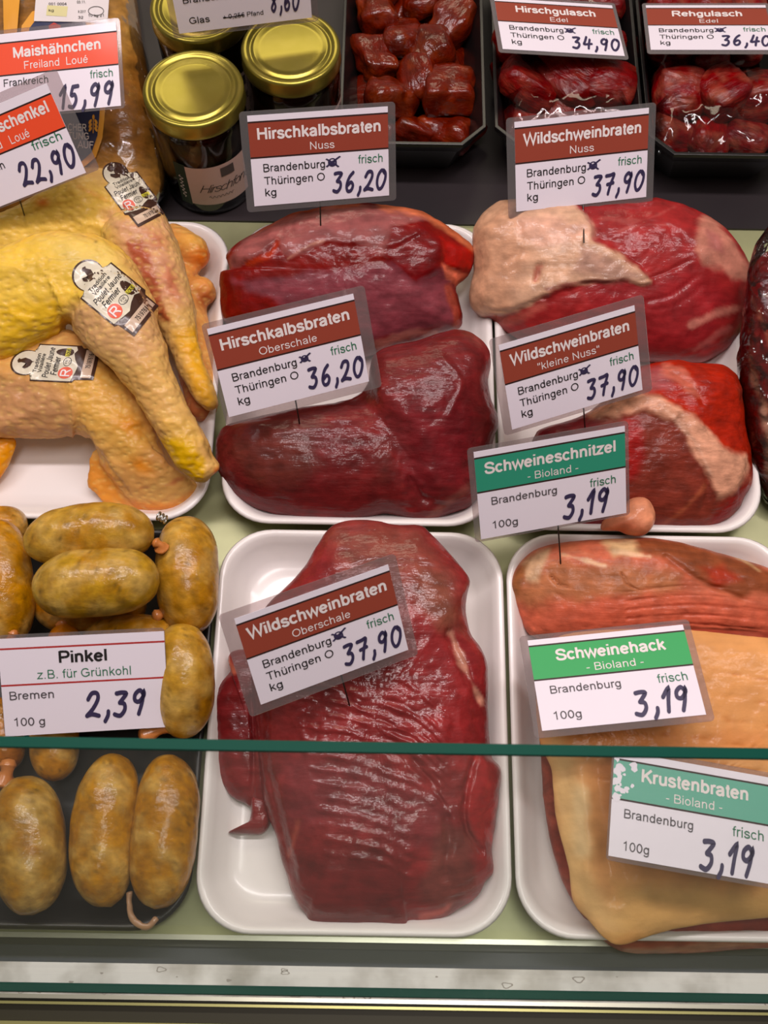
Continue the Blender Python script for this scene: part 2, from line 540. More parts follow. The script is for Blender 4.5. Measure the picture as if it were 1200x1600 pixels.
ARCH = S_((.15, .38), (.18, .54), (.28, .65), (.4, .67), (.53, .63), (.595, .5), (.6, .36))
GL = {
    'a': (.777, [S_((.12, .5), (.17, .61), (.36, .67), (.54, .62), (.6, .48)), [(.6, .48), (.6, .16)], S_((.6, .16), (.61, .06), (.66, .0)), S_((.6, .42), (.42, .38), (.22, .33), (.12, .2), (.19, .09), (.34, .05), (.5, .11), (.6, .26))]),
    'b': (.777, [[(.15, 0), (.15, 1)], E_(.4, .362, .25, .307)]),
    'c': (.698, [E_(.37, .362, .265, .307, 38, 322)]),
    'd': (.777, [[(.62, 0), (.62, 1)], E_(.37, .362, .25, .307)]),
    'e': (.777, [[(.12, .385), (.655, .385)], E_(.388, .362, .267, .307, 4, 325)]),
    'f': (.388, [[(.19, 0), (.19, .76)], S_((.19, .76), (.21, .88), (.29, .94), (.39, .945)), [(.03, .67), (.37, .67)]]),
    'g': (.777, [[(.62, .725), (.62, .02)], S_((.62, .02), (.58, -.15), (.47, -.23), (.36, -.24), (.22, -.21), (.14, -.1)), E_(.37, .362, .25, .307)]),
    'h': (.777, [[(.15, 0), (.15, 1)], ARCH, [(.6, .38), (.6, 0)]]),
    'i': (.31, [[(.155, 0), (.155, .725)], [(.155, .87), (.155, 1)]]),
    'k': (.698, [[(.15, 0), (.15, 1)], [(.6, .725), (.17, .3)], [(.3, .45), (.63, 0)]]),
    'l': (.31, [[(.155, 0), (.155, 1)]]),
    'm': (1.163, [[(.15, 0), (.15, .725)], S_((.15, .4), (.19, .56), (.3, .66), (.4, .67), (.52, .61), (.575, .46)), [(.575, .46), (.575, 0)], S_((.575, .4), (.62, .56), (.72, .66), (.83, .67), (.95, .61), (1.0, .46)), [(1.0, .46), (1.0, 0)]]),
    'n': (.777, [[(.15, 0), (.15, .725)], ARCH, [(.6, .38), (.6, 0)]]),
    'o': (.777, [E_(.388, .362, .268, .307)]),
    'r': (.465, [[(.15, 0), (.15, .725)], S_((.15, .38), (.18, .56), (.27, .65), (.36, .67), (.46, .65))]),
    's': (.698, [S_((.57, .51), (.51, .62), (.35, .67), (.19, .63), (.13, .52), (.2, .42), (.35, .37), (.52, .31), (.59, .2), (.53, .09), (.36, .05), (.18, .09), (.1, .21))]),
    't': (.388, [[(.2, .92), (.2, .2)], S_((.2, .2), (.21, .09), (.28, .05), (.37, .06)), [(.04, .67), (.36, .67)]]),
    'u': (.777, [[(.62, .725), (.62, 0)], S_((.62, .33), (.59, .17), (.49, .07), (.37, .05), (.24, .09), (.17, .22), (.165, .36)), [(.165, .36), (.165, .725)]]),
    'w': (1.008, [[(.05, .725), (.27, .03), (.504, .68), (.74, .03), (.96, .725)]]),
    'z': (.698, [[(.08, .67), (.6, .67), (.08, .055), (.63, .055)]]),
    'p': (.777, [[(.15, -.28), (.15, .725)], E_(.4, .362, .25, .307)]),
    'j': (.31, [[(.155, -.05), (.155, .725)], S_((.155, -.05), (.12, -.2), (.0, -.23)), [(.155, .87), (.155, 1)]]),
    'v': (.698, [[(.04, .725), (.35, .03), (.66, .725)]]),
    'H': (1.008, [[(.17, 0), (.17, 1)], [(.84, 0), (.84, 1)], [(.17, .53), (.84, .53)]]),
    'N': (1.008, [[(.17, 0), (.17, 1)], [(.17, .95), (.84, .05)], [(.84, 0), (.84, 1)]]),
    'O': (1.087, [E_(.543, .5, .43, .445)]),
    'W': (1.318, [[(.06, 1), (.35, .04), (.66, .95), (.97, .04), (1.26, 1)]]),
    'S': (.931, [S_((.8, .69), (.73, .85), (.47, .945), (.22, .87), (.15, .72), (.24, .59), (.47, .51), (.72, .43), (.82, .27), (.72, .11), (.48, .055), (.21, .12), (.11, .32))]),
    'T': (.853, [[(.03, .945), (.82, .945)], [(.427, .945), (.427, 0)]]),
    'B': (.931, [[(.17, 0), (.17, 1)], [(.17, .945), (.48, .945)], S_((.48, .945), (.68, .9), (.75, .73), (.68, .57), (.48, .52)), [(.17, .52), (.5, .52)], S_((.5, .52), (.73, .46), (.82, .29), (.73, .11), (.5, .055)), [(.5, .055), (.17, .055)]]),
    'K': (.931, [[(.17, 0), (.17, 1)], [(.85, 1), (.18, .36)], [(.4, .57), (.88, 0)]]),
    'P': (.931, [[(.17, 0), (.17, 1)], [(.17, .945), (.52, .945)], S_((.52, .945), (.74, .89), (.82, .7), (.74, .52), (.52, .465)), [(.52, .465), (.17, .465)]]),
    'G': (1.087, [E_(.54, .5, .43, .445, 40, 325), [(.93, .12), (.93, .48), (.57, .48)]]),
    'R': (1.008, [[(.17, 0), (.17, 1)], [(.17, .945), (.55, .945)], S_((.55, .945), (.78, .89), (.85, .72), (.78, .55), (.55, .485)), [(.55, .485), (.17, .485)], [(.5, .48), (.72, .28), (.9, 0)]]),
    'M': (1.163, [[(.16, 0), (.16, 1)], [(.16, .96), (.58, .04), (1.0, .96)], [(1.0, 0), (1.0, 1)]]),
    'F': (.853, [[(.17, 0), (.17, 1)], [(.17, .945), (.78, .945)], [(.17, .5), (.7, .5)]]),
    'E': (.931, [[(.17, 0), (.17, 1)], [(.17, .945), (.83, .945)], [(.17, .52), (.79, .52)], [(.17, .055), (.85, .055)]]),
    'L': (.777, [[(.15, 1), (.15, .055), (.72, .055)]]),
    'C': (1.008, [E_(.53, .5, .43, .445, 42, 318)]),
    'U': (1.008, [[(.17, 1), (.17, .38)], S_((.17, .38), (.24, .14), (.5, .05), (.76, .14), (.84, .38)), [(.84, .38), (.84, 1)]]),
    'A': (.931, [[(.03, 0), (.465, .98), (.9, 0)], [(.19, .34), (.74, .34)]]),
    'J': (.698, [[(.53, 1), (.53, .25)], S_((.53, .25), (.48, .1), (.3, .05), (.14, .12), (.1, .3))]),
    'V': (.931, [[(.03, 1), (.465, .03), (.9, 1)]]),
    '0': (.777, [E_(.388, .5, .268, .445)]),
    '1': (.777, [[(.17, .77), (.34, .85), (.45, .97), (.45, 0)]]),
    '2': (.777, [S_((.12, .69), (.19, .87), (.4, .945), (.59, .86), (.63, .69), (.52, .48), (.28, .26), (.11, .055)), [(.11, .055), (.68, .055)]]),
    '4': (.777, [[(.48, .98), (.07, .3), (.7, .3)], [(.5, .98), (.5, 0)]]),
    '8': (.777, [E_(.388, .73, .21, .215), E_(.388, .29, .265, .235)]),
    '5': (.777, [[(.6, .945), (.22, .945), (.15, .5)], S_((.15, .48), (.36, .6), (.58, .52), (.64, .33), (.55, .11), (.36, .05), (.18, .1), (.1, .27))]),
    '3': (.777, [S_((.13, .72), (.22, .9), (.4, .945), (.57, .86), (.6, .71), (.5, .57), (.34, .53)), S_((.34, .53), (.54, .49), (.64, .3), (.55, .11), (.38, .05), (.18, .11), (.1, .27))]),
    '6': (.777, [S_((.6, .78), (.5, .92), (.36, .93), (.18, .78), (.12, .45), (.2, .13), (.4, .05), (.58, .14), (.63, .33), (.55, .52), (.38, .58), (.2, .5), (.13, .36))]),
    '7': (.777, [[(.1, .93), (.65, .93), (.42, .5), (.3, 0)]]),
    '9': (.777, [S_((.16, .2), (.27, .06), (.42, .07), (.58, .24), (.64, .55), (.55, .86), (.36, .945), (.18, .84), (.14, .66), (.22, .47), (.4, .41), (.56, .5), (.63, .65))]),
    '.': (.388, [[(.19, 0), (.19, .13)]]), ',': (.388, [[(.21, .13), (.21, 0), (.14, -.16)]]),
    '-': (.465, [[(.06, .36), (.41, .36)]]), '"': (.496, [[(.14, 1), (.14, .68)], [(.36, 1), (.36, .68)]]),
    '+': (.815, [[(.08, .42), (.74, .42)], [(.41, .1), (.41, .75)]]),
    '€': (.777, [E_(.46, .5, .3, .445, 45, 315), [(.02, .58), (.58, .58)], [(.02, .42), (.55, .42)]]),
    ' ': (.388, []),
}
for u_, b_ in (('ä', 'a'), ('ü', 'u'), ('ö', 'o')):
    GL[u_] = (GL[b_][0], GL[b_][1] + [[(.24, .85), (.24, .97)], [(.53, .85), (.53, .97)]])
for u_, b_ in (('é', 'e'), ('è', 'e')):
    GL[u_] = (GL[b_][0], GL[b_][1] + [[(.33, .8), (.48, .98)] if u_ == 'é' else [(.3, .98), (.45, .8)]])
GL['É'] = (GL['E'][0], GL['E'][1] + [[(.42, 1.06), (.58, 1.2)]])


def ribbon(pts, w, smooth, V, Fc, extend=0.0):
    P = catmull(pts, 5, False) if smooth and len(pts) > 2 else np.asarray(pts, float)
    n = len(P)
    if n < 2: return
    D = np.diff(P, axis=0); L = np.linalg.norm(D, axis=1); ok = np.r_[True, L > 1e-7]; P = P[ok]; n = len(P)
    D = np.diff(P, axis=0); D = D / np.linalg.norm(D, axis=1)[:, None]
    closed = np.linalg.norm(P[0] - P[-1]) < 1e-6
    Nn = []
    for i in range(n):
        a = D[i - 1] if i > 0 else (D[-1] if closed else D[0]); b = D[i] if i < n - 1 else (D[0] if closed else D[-1])
        m = a + b; lm = np.linalg.norm(m)
        m = m / lm if lm > 1e-6 else b
        s = 1 / max(0.45, m @ b); Nn.append(np.array([-m[1], m[0]]) * s)
    P = P.copy()
    if extend and not closed: P[0] -= D[0] * extend; P[-1] += D[-1] * extend
    b = len(V)
    W = w if np.ndim(w) else np.full(n, w)
    lift = 2.5e-6 * (b % 97 + 1)
    for i in range(n):
        a_, c_ = P[i] + Nn[i] * W[i] / 2, P[i] - Nn[i] * W[i] / 2
        V.append((a_[0], a_[1], lift)); V.append((c_[0], c_[1], lift))
    for i in range(n - 1): Fc.append((b + 2 * i, b + 2 * i + 1, b + 2 * i + 3, b + 2 * i + 2))


def text(s, weight=0.125, slant=0.0, track=0.0):
    V, Fc, x = [], [], 0.0
    for ch in s:
        adv, st = GL[ch]
        for k in st:
            sm = isinstance(k, tuple); pts = k[1] if sm else k
            ribbon([(x + p[0] + slant * p[1], p[1]) for p in pts], weight, sm, V, Fc, 0.0)
        x += adv + track
    return np.array(V) if V else np.zeros((0, 3)), Fc, x


def disc(cx, cy, rx, ry, n=40):
    V = [(cx, cy)] + [(cx + rx * math.cos(2 * math.pi * i / n), cy + ry * math.sin(2 * math.pi * i / n)) for i in range(n)]
    return V, [(0, 1 + i, 1 + (i + 1) % n) for i in range(n)]


HW = {   # felt-pen digits, unit box
    '0': [[(.75, .82), (.5, .98), (.2, .75), (.1, .35), (.28, .03), (.58, .08), (.84, .45), (.86, .8), (.68, .97)]],
    '1': [[(.1, .62), (.5, .98), (.42, .5), (.35, .0)]],
    '2': [[(.12, .72), (.35, .96), (.68, .95), (.74, .7), (.45, .32), (.08, .04)], [(.08, .04), (.4, .1), (.85, .02)]],
    '3': [[(.15, .95), (.5, .98), (.78, .93), (.55, .7), (.38, .56)], [(.38, .56), (.68, .5), (.72, .25), (.45, .02), (.08, .08)]],
    '4': [[(.4, 1.0), (.22, .6), (.1, .36), (.5, .38), (.9, .42)], [(.74, .8), (.62, .4), (.55, .0)]],
    '5': [[(.82, .97), (.38, .95)], [(.38, .95), (.26, .58), (.56, .58), (.68, .32), (.45, .03), (.1, .06)]],
    '6': [[(.72, .98), (.38, .75), (.15, .35), (.25, .04), (.58, .05), (.74, .3), (.55, .48), (.22, .32)]],
    '7': [[(.1, .93), (.5, .95), (.86, .97), (.6, .5), (.42, .0)], [(.28, .48), (.85, .54)]],
    '8': [[(.72, .82), (.45, .98), (.22, .78), (.5, .52), (.66, .26), (.4, .02), (.14, .2), (.42, .5), (.76, .78)]],
    '9': [[(.78, .78), (.52, .98), (.22, .82), (.22, .58), (.5, .52), (.78, .76), (.76, .9), (.68, .45), (.5, .0)]],
    ',': [[(.3, .18), (.28, .0), (.12, -.22)]],
}


def handwriting(s, w=0.19, slant=0.12):
    V, Fc, x = [], [], 0.0; rnd = random.Random(s)
    for ch in s:
        adv = 0.5 if ch == ',' else (0.62 if ch == '1' else 0.92)
        dy = rnd.uniform(-.05, .05)
        for st in HW[ch]:
            P = [(x + p[0] * .8 + slant * p[1], p[1] + dy) for p in st]
            ribbon(P, w, True, V, Fc, 0.0)
            for e in (P[0], P[-1]):
                b = len(V); v, f = disc(*e, w / 2, w / 2, 12); V.extend([(q[0], q[1], 2.5e-6 * (b % 97 + 1)) for q in v]); Fc.extend(tuple(b + i for i in q) for q in f)
        x += adv
    return np.array(V), Fc, x


# ------------------------------------------------------------------ the setting: counter deck, liner, front rails, pane
M_deck = mat('deck_steel', (170, 172, 128), 0.38, 0.35, bump=(40, 0.1, 0.001), var=(9, (120, 122, 92), 0.5))
o = make('floor', *box((-0.75, 0.016, -0.012), (0.75, 0.64, 0.0)), M_deck, smooth=False); tag(o, kind='structure')
M_mat = mat('liner', (42, 35, 37), 0.42, 0, bump=(25, 0.15, 0.002), var=(6, (30, 26, 28), 0.8))
o = make('trim_1', *box((-0.75, 0.632, -0.012), (0.75, 1.25, 0.0025)), M_mat, smooth=False); tag(o, kind='structure')
M_steel = mat('rail_steel', (196, 196, 178), 0.3, 0.8, bump=(60, 0.05, 0.0005))
M_grey = mat('rail_grey', (64, 66, 62), 0.4, 0.3)  # plain dark grey of the narrow strip next to the steel rail
M_grey2 = mat('rail_dark', (72, 76, 78), 0.45, 0.2, bump=(90, 0.05, 0.001))
M_sill = mat('sill', (240, 237, 230), 0.45, 0.0, var=(28, (176, 170, 158), 0.9), bump=(50, 0.1, 0.001))
M_brass = mat('rail_brass', (176, 172, 112), 0.3, 0.6)
M_olive = mat('kick_olive', (50, 46, 26), 0.5, 0.1)
for i, (y0, y1, z0, z1, m) in enumerate([
        (0.0130, 0.0165, -0.02, 0.0015, M_steel), (0.0085, 0.0130, -0.03, -0.004, M_grey), (-0.0030, 0.0085, -0.03, -0.006, M_grey2),
        (-0.0235, -0.0030, -0.03, -0.002, M_sill), (-0.0262, -0.0235, -0.03, 0.002, M_steel), (-0.0282, -0.0262, -0.04, -0.008, M_olive),
        (-0.0300, -0.0282, -0.04, -0.002, M_brass), (-0.0410, -0.0300, -0.06, -0.010, M_olive), (-0.075, -0.0410, -0.06, -0.004, M_brass)]):
    o = make('trim_%d' % (i + 2), *box((-0.75, y0, z0), (0.75, y1, z1)), m, smooth=False); tag(o, kind='structure')
# drip marks on the sill are dried splashes of their own
vv, ff = [], []
rnd = random.Random(4)
for k in range(46):
    x = rnd.uniform(-0.36, 0.36); y = -0.0225 + rnd.random() ** 2 * 0.017; r = rnd.uniform(0.0006, 0.0045)
    n = 14; b = len(vv); ri = r * (0.72 if r > 0.002 else 0)
    for i in range(n):
        a = 2 * math.pi * i / n; q = 1 + 0.2 * math.sin(3 * a + k)
        vv.append((x + r * q * math.cos(a), y + 0.5 * r * q * math.sin(a), -0.0018)); vv.append((x + ri * q * math.cos(a), y + 0.5 * ri * q * math.sin(a), -0.0018))
    for i in range(n): j = (i + 1) % n; ff.append((b + 2 * i, b + 2 * j, b + 2 * j + 1, b + 2 * i + 1))
o = make('dried_splashes', vv, ff, mat('splash', (168, 160, 150), 0.5)); tag(o, 'dried grey splash marks on the white sill below the glass', 'splashes', kind='stuff')

GB, GT, GH = np.array([0, -0.0225, -0.001]), np.array([0, 0.0965, 0.285]), 0.006
gdir = (GT - GB) / np.linalg.norm(GT - GB); gn = np.array([0, gdir[2], -gdir[1]])
M_pane = film_mat('pane_glass', 0.035, 0.015, (250, 253, 251), milk=0.014)
M_edge = mat('pane_edge', (6, 70, 58), 0.35, 0.0, spec=0.15)
pane = empty('front_screen', (0, GB[1], GB[2]), 'clear upright glass front pane with a green cut edge across the counter', 'glass pane')


def slab(A, B, n, th, x0, x1):
    P = [A, B, B + n * th, A + n * th]
    V = [(x0, p[1], p[2]) for p in P] + [(x1, p[1], p[2]) for p in P]
    return V, [(0, 1, 2, 3), (7, 6, 5, 4), (0, 4, 5, 1), (1, 5, 6, 2), (2, 6, 7, 3), (3, 7, 4, 0)]


make('pane', *slab(GB + gdir * 0.002, GT - gdir * 0.0016, gn, GH, -0.72, 0.72), M_pane, pane, smooth=False)
make('cut_edge', *slab(GT - gdir * 0.0015, GT, gn, GH, -0.72, 0.72), M_edge, pane, smooth=False)
make('lower_edge', *slab(GB, GB + gdir * 0.0018, gn, GH, -0.72, 0.72), M_edge, pane, smooth=False)

# ------------------------------------------------------------------ trays
M_tray = mat('melamine', (236, 230, 226), 0.28, 0, coat=0.3)
M_btray = mat('black_plastic', (26, 25, 24), 0.35, 0)


def tray(name, x0, x1, y0, y1, m, label, h=0.03, r=0.04):
    def ring(i, z, rr): return rrect(x0 + i, x1 - i, y0 + i, y1 - i, rr, z)
    prof = [(0.020, 0.0012, r - .012), (0.016, 0.0012, r - .01), (0.006, h - 0.008, r - .003), (0.0008, h - 0.004, r), (0.0, h - 0.0015, r), (0.0012, h, r), (0.0035, h, r - .002), (0.006, h - 0.002, r - .003),
            (0.0095, h - 0.008, r - .006), (0.018, 0.009, r - .012), (0.024, 0.0055, r - .015), (0.032, 0.005, r - .016)]
    V, Fc = loft([ring(*p) for p in prof])
    o = make(name, V, Fc, m)
    return tag(o, label, 'tray')


tray('serving_tray', -0.365, -0.1405, 0.3215, 0.610, M_tray, 'white tray holding the raw yellow chicken legs')
tray('serving_tray', -0.1315, 0.0905, 0.3205, 0.612, M_tray, 'white tray under the two dark red venison roasts')
tray('serving_tray', 0.0925, 0.3035, 0.3185, 0.612, M_tray, 'white tray under the two paler wild boar roasts')
tray('serving_tray', -0.1275, 0.0935, 0.0165, 0.3155, M_tray, 'white tray with the single large flat red roast, behind glass at front')
tray('serving_tray', 0.0960, 0.318, 0.0165, 0.3155, M_tray, 'white tray holding the pork loin and the rind roast')
tray('serving_tray', -0.355, -0.1300, 0.0175, 0.314, M_btray, 'black tray underneath the pile of tan sausages')

# ------------------------------------------------------------------ roasts
def roast(name, label, outline, center, base, paints, m, var=None, **kw):
    V, Fc = solid(outline, center, **kw)
    C = paint(V, base, paints, var, kw.get('seed', 3))
    o = make(name, V, Fc, m, col=C); bvh(name if name not in BV else name + str(len(BV)), V, Fc)
    tag(o, label, 'meat')
    return o


TF = 0.0058
# venison nut
M_v1 = flesh('venison_nut', 0.30, 0.45, (0.2, 45, 6), 0.35, 0.002)
nuss_o = [(344, 450), (344, 426), (358, 422), (354, 398), (370, 382), (402, 362), (446, 338), (490, 327), (542, 320), (582, 319), (630, 324), (670, 336), (702, 356), (730, 376), (741, 392), (740, 412), (731, 432), (714, 446), (712, 455), (718, 472), (722, 496), (719, 513), (703, 518), (676, 525), (655, 533), (614, 545), (560, 560), (480, 560), (410, 545), (352, 505)]
roast('venison_roast', 'dark red roast with purple silverskin and an orange-pink rim, at the back of its tray', nuss_o, (535, 430), (128, 34, 34), [
    (('P', [(350, 420), (380, 372), (450, 335), (540, 318), (640, 322), (690, 345), (640, 350), (615, 385), (605, 400), (550, 372), (510, 378), (455, 405), (440, 400), (432, 375), (400, 400), (380, 412)], 7, 5), (162, 98, 96), .85),
    (('P', [(370, 440), (470, 430), (560, 415), (650, 405), (700, 430), (715, 500), (660, 520), (560, 530), (470, 490)], 16, 9), (140, 78, 88), .7),
    (('L', [(600, 318), (660, 332), (705, 358), (738, 388)], 8, 10, 4), (214, 122, 92), .9),
    (('L', [(400, 362), (470, 330), (560, 320)], 2, 6, 2), (196, 100, 74), .7),
    (('P', [(690, 370), (738, 392), (738, 420), (700, 415), (688, 395)], 8, 3), (176, 42, 44), .9),
    (('P', [(690, 412), (716, 424), (735, 430), (712, 446), (704, 440), (696, 430)], 6, 3), (222, 120, 98), .9),
    (('L', [(700, 450), (712, 490), (712, 515)], 6, 8, 3), (178, 84, 70), .8),
    (('P', [(612, 352), (660, 346), (690, 375), (690, 420), (650, 440), (600, 400)], 6, 4), (122, 28, 32), .9),
    (('L', [(432, 376), (424, 395), (388, 412)], 4, 6, 3), (190, 70, 54), .7),
    (('L', [(450, 404), (480, 385), (505, 376)], 2, 4, 2), (206, 150, 130), .6),
    (('L', [(590, 540), (640, 520), (680, 522)], 6, 8, 4), (190, 120, 110), .7),
], M_v1, var=[((108, 26, 30), 25, .5)], floor=TF, htop=0.033, hbot=0.05, p=2.6, jag=3, noise=(0.0016, 28), seed=11, feats=[
    (('L', [(470, 430), (560, 412), (650, 402), (690, 415)], 5, 22, 2), -0.0008), (('P', [(612, 350), (660, 346), (690, 375), (690, 420), (650, 440), (600, 400)], 14, 3), 0.003),
    (('L', [(352, 420), (372, 418), (384, 410)], 3, 6, 2), -0.003), (('L', [(700, 420), (716, 430), (712, 450)], 4, 6, 2), -0.004),
    (('P', [(350, 420), (380, 372), (450, 335), (540, 318), (690, 345), (615, 385), (510, 378), (455, 405), (432, 375), (400, 400)], 8, 3), 0.0015)])
# venison top side
M_v2 = flesh('venison_topside', 0.32, 0.5, (0.1, 55, 7), 0.5, 0.002, sat=1.0)
ober_o = [(586, 552), (614, 540), (658, 531), (694, 519), (722, 515), (746, 527), (762, 544), (766, 566), (763, 594), (766, 622), (776, 646), (777, 670), (768, 696), (760, 724), (748, 770), (736, 790), (710, 802), (682, 812), (654, 816), (626, 808), (598, 804), (566, 813), (522, 820), (478, 816), (430, 804), (390, 790), (362, 770), (344, 740), (336, 706), (341, 680), (356, 664), (410, 650), (465, 638), (520, 630), (556, 620), (574, 600), (578, 574)]
roast('venison_roast', 'deep red smooth two-lobed roast at the front of its white tray', ober_o, (610, 690), (112, 26, 30), [
    (('P', [(345, 700), (420, 665), (490, 670), (500, 720), (470, 760), (400, 755)], 40, 10), (98, 42, 32), .7),
    (('P', [(590, 690), (630, 660), (640, 700), (600, 740)], 40, 8), (104, 48, 40), .6),
    (('L', [(745, 530), (764, 560), (766, 590)], 5, 8, 3), (168, 62, 62), .6),
    (('L', [(600, 700), (622, 720), (630, 760)], 2, 5, 3), (150, 44, 40), .5),
    (('L', [(735, 760), (700, 785), (670, 808)], 4, 10, 4), (142, 80, 70), .6),
    (('P', [(620, 620), (720, 620), (750, 690), (720, 760), (640, 760), (600, 700)], 60, 8), (122, 26, 38), .6),
], M_v2, var=[((132, 34, 36), 22, .5)], floor=TF, htop=0.033, hbot=0.045, p=2.5, jag=2.5, noise=(0.0014, 26), seed=21, feats=[
    (('L', [(560, 622), (600, 660), (640, 720), (655, 780)], 16, 44, 4), -0.006), (('G', 690, 610, 60, 60, 0), 0.008), (('G', 430, 720, 70, 40, 0), 0.006),
    (('L', [(690, 560), (720, 600), (700, 650)], 3, 10, 3), 0.0015), (('L', [(640, 745), (660, 775), (690, 790)], 4, 9, 3), -0.0025)])
# boar nut with fat cap
M_b1 = flesh('boar_nut', 0.30, 0.42, (0.5, 45, 6), 0.4, 0.002, val=(.74, 1.02), sat=1.0)
wn_o = [(742, 350), (767, 321), (792, 312), (846, 313), (930, 311), (992, 312), (1025, 310), (1058, 317), (1100, 334), (1129, 355), (1150, 378), (1167, 407), (1177, 436), (1173, 462), (1171, 486), (1158, 516), (1142, 540), (1117, 557), (1096, 566), (1067, 567), (1017, 566), (950, 565), (846, 545), (790, 518), (768, 500), (750, 494), (735, 478), (733, 457), (740, 423), (737, 382)]
cap_ = [(728, 480), (728, 300), (800, 305), (900, 318), (925, 352), (926, 374), (960, 392), (996, 416), (1014, 440), (1002, 446), (975, 438), (930, 440), (880, 448), (845, 466), (818, 480), (790, 488), (750, 500)]
roast('boar_roast', 'round red roast with a thick pale fat cap over its left half', wn_o, (950, 445), (160, 38, 42), [
    (('P', [(930, 395), (1010, 440), (1080, 420), (1140, 470), (1110, 540), (1000, 560), (920, 500)], 40, 10), (148, 30, 40), .7),
    (('P', cap_, 8, 5), (216, 168, 136), 1.0),
    (('P', [(800, 335), (920, 345), (925, 372), (850, 385), (815, 370)], 20, 6), (226, 170, 146), .8),
    (('P', [(740, 350), (790, 320), (830, 400), (790, 480), (740, 470)], 40, 8), (208, 150, 116), .7),
    (('P', [(910, 385), (1005, 425), (1012, 442), (950, 436), (890, 425)], 20, 6), (172, 128, 112), .8),
    (('P', [(838, 416), (848, 413), (840, 440), (832, 444)], 5, 2), (176, 94, 76), .9),
    (('L', [(855, 452), (910, 440), (970, 442)], 3, 6, 2), (128, 52, 52), .8),
    (('P', [(1090, 345), (1110, 340), (1150, 380), (1178, 432), (1176, 448), (1150, 440), (1130, 420), (1100, 410), (1084, 395)], 14, 8), (198, 128, 108), .9),
    (('P', [(1105, 360), (1125, 370), (1130, 395), (1110, 385)], 12, 4), (160, 86, 84), .7),
    (('L', [(1080, 508), (1110, 496), (1150, 482)], 5, 9, 5), (206, 126, 110), .8),
    (('L', [(1085, 548), (1110, 530), (1140, 512)], 3, 7, 4), (186, 96, 90), .6),
    (('L', [(940, 340), (1000, 345), (1060, 320)], 1.5, 5, 3), (196, 90, 84), .5),
    (('L', [(930, 372), (1000, 352), (1050, 352)], 1.2, 4, 3), (196, 96, 90), .5),
    (('L', [(770, 496), (800, 500), (845, 478)], 6, 10, 4), (190, 92, 80), .7),
], M_b1, var=[((140, 30, 36), 24, .4)], floor=TF, htop=0.036, hbot=0.05, p=2.5, jag=2, noise=(0.0014, 28), seed=31, feats=[
    (('P', cap_, 10, 4), 0.0045), (('L', [(812, 350), (812, 390), (790, 410)], 3, 9, 3), -0.0018), (('P', [(838, 414), (850, 412), (840, 442), (830, 446)], 6, 2), -0.003),
    (('L', [(740, 480), (790, 486), (850, 464)], 3, 7, 2), -0.003), (('G', 1120, 380, 40, 30, 30), 0.002),
    (('L', [(1010, 470), (1050, 460), (1090, 430)], 1.5, 5, 2), -0.0016), (('L', [(1020, 485), (1060, 475), (1100, 445)], 1.5, 5, 2), -0.0014), (('L', [(1000, 440), (1040, 425), (1080, 405)], 1.5, 5, 2), -0.0012)])
# boar small nut
M_b2 = flesh('boar_small_nut', 0.34, 0.35, (1.2, 85, 4), 0.7, 0.002, val=(.74, 1.06))
wk_o = [(1000, 572), (1054, 562), (1083, 567), (1125, 569), (1142, 578), (1154, 598), (1160, 636), (1162, 665), (1169, 694), (1175, 728), (1175, 752), (1162, 778), (1150, 798), (1129, 815), (1100, 827), (1067, 831), (1025, 829), (985, 829), (940, 830), (888, 828), (850, 800), (832, 750), (828, 710), (836, 680), (850, 668), (908, 650), (950, 618), (975, 590)]
roast('boar_roast', 'brownish red roast ringed by a pale fat band, behind the teal sign', wk_o, (1010, 700), (120, 52, 44), [
    (('P', [(990, 560), (1140, 560), (1170, 660), (1176, 760), (1140, 720), (1110, 690), (1080, 670), (1050, 640), (1020, 620), (980, 610)], 14, 6), (168, 46, 40), .95),
    (('P', [(920, 645), (985, 610), (1030, 620), (1090, 655), (1130, 700), (1165, 715), (1172, 750), (1150, 770), (1120, 780), (1105, 745), (1085, 700), (1060, 660), (1010, 640), (960, 650)], 12, 7), (218, 160, 134), 1.0),
    (('P', [(1035, 566), (1070, 575), (1090, 605), (1100, 625), (1080, 620), (1060, 600), (1030, 585)], 10, 5), (206, 120, 104), .8),
    (('P', [(960, 575), (1030, 575), (1060, 610), (1000, 612)], 18, 5), (172, 100, 104), .7),
    (('P', [(975, 650), (1000, 655), (1005, 700), (1000, 745), (975, 760)], 20, 5), (158, 44, 48), .8),
    (('P', [(835, 670), (905, 652), (960, 660), (960, 680), (850, 690)], 10, 5), (120, 30, 40), .9),
    (('L', [(1035, 822), (1075, 790), (1100, 760)], 3, 7, 4), (166, 92, 70), .6),
    (('L', [(1120, 812), (1150, 780), (1172, 740)], 8, 14, 4), (138, 34, 38), .8),
    (('P', [(880, 800), (960, 800), (960, 832), (880, 832)], 14, 4), (122, 28, 36), .8),
    (('L', [(1040, 640), (1085, 690), (1110, 740)], 2, 5, 3), (236, 190, 166), .5),
], M_b2, var=[((140, 66, 56), 40, .5)], floor=TF, htop=0.032, hbot=0.04, p=2.6, jag=2, noise=(0.0012, 30), seed=41, feats=[
    (('P', [(920, 645), (985, 610), (1030, 620), (1090, 655), (1130, 700), (1165, 715), (1150, 770), (1120, 780), (1085, 700), (1060, 660), (1010, 640), (960, 650)], 10, 4), 0.0025),
    (('L', [(1060, 655), (1085, 700), (1105, 750), (1100, 790)], 3, 8, 2), -0.002), (('L', [(1030, 570), (1080, 600), (1100, 630)], 3, 7, 2), -0.0016)])
lump, lf = solid([(966, 800), (984, 780), (1008, 778), (1021, 796), (1021, 818), (1006, 836), (982, 836), (966, 830), (940, 828), (944, 812)], (994, 808), TF, 0.016, 0.012, zmin=0.042, nang=80, nr=24, noise=(0.0006, 60), seed=5)
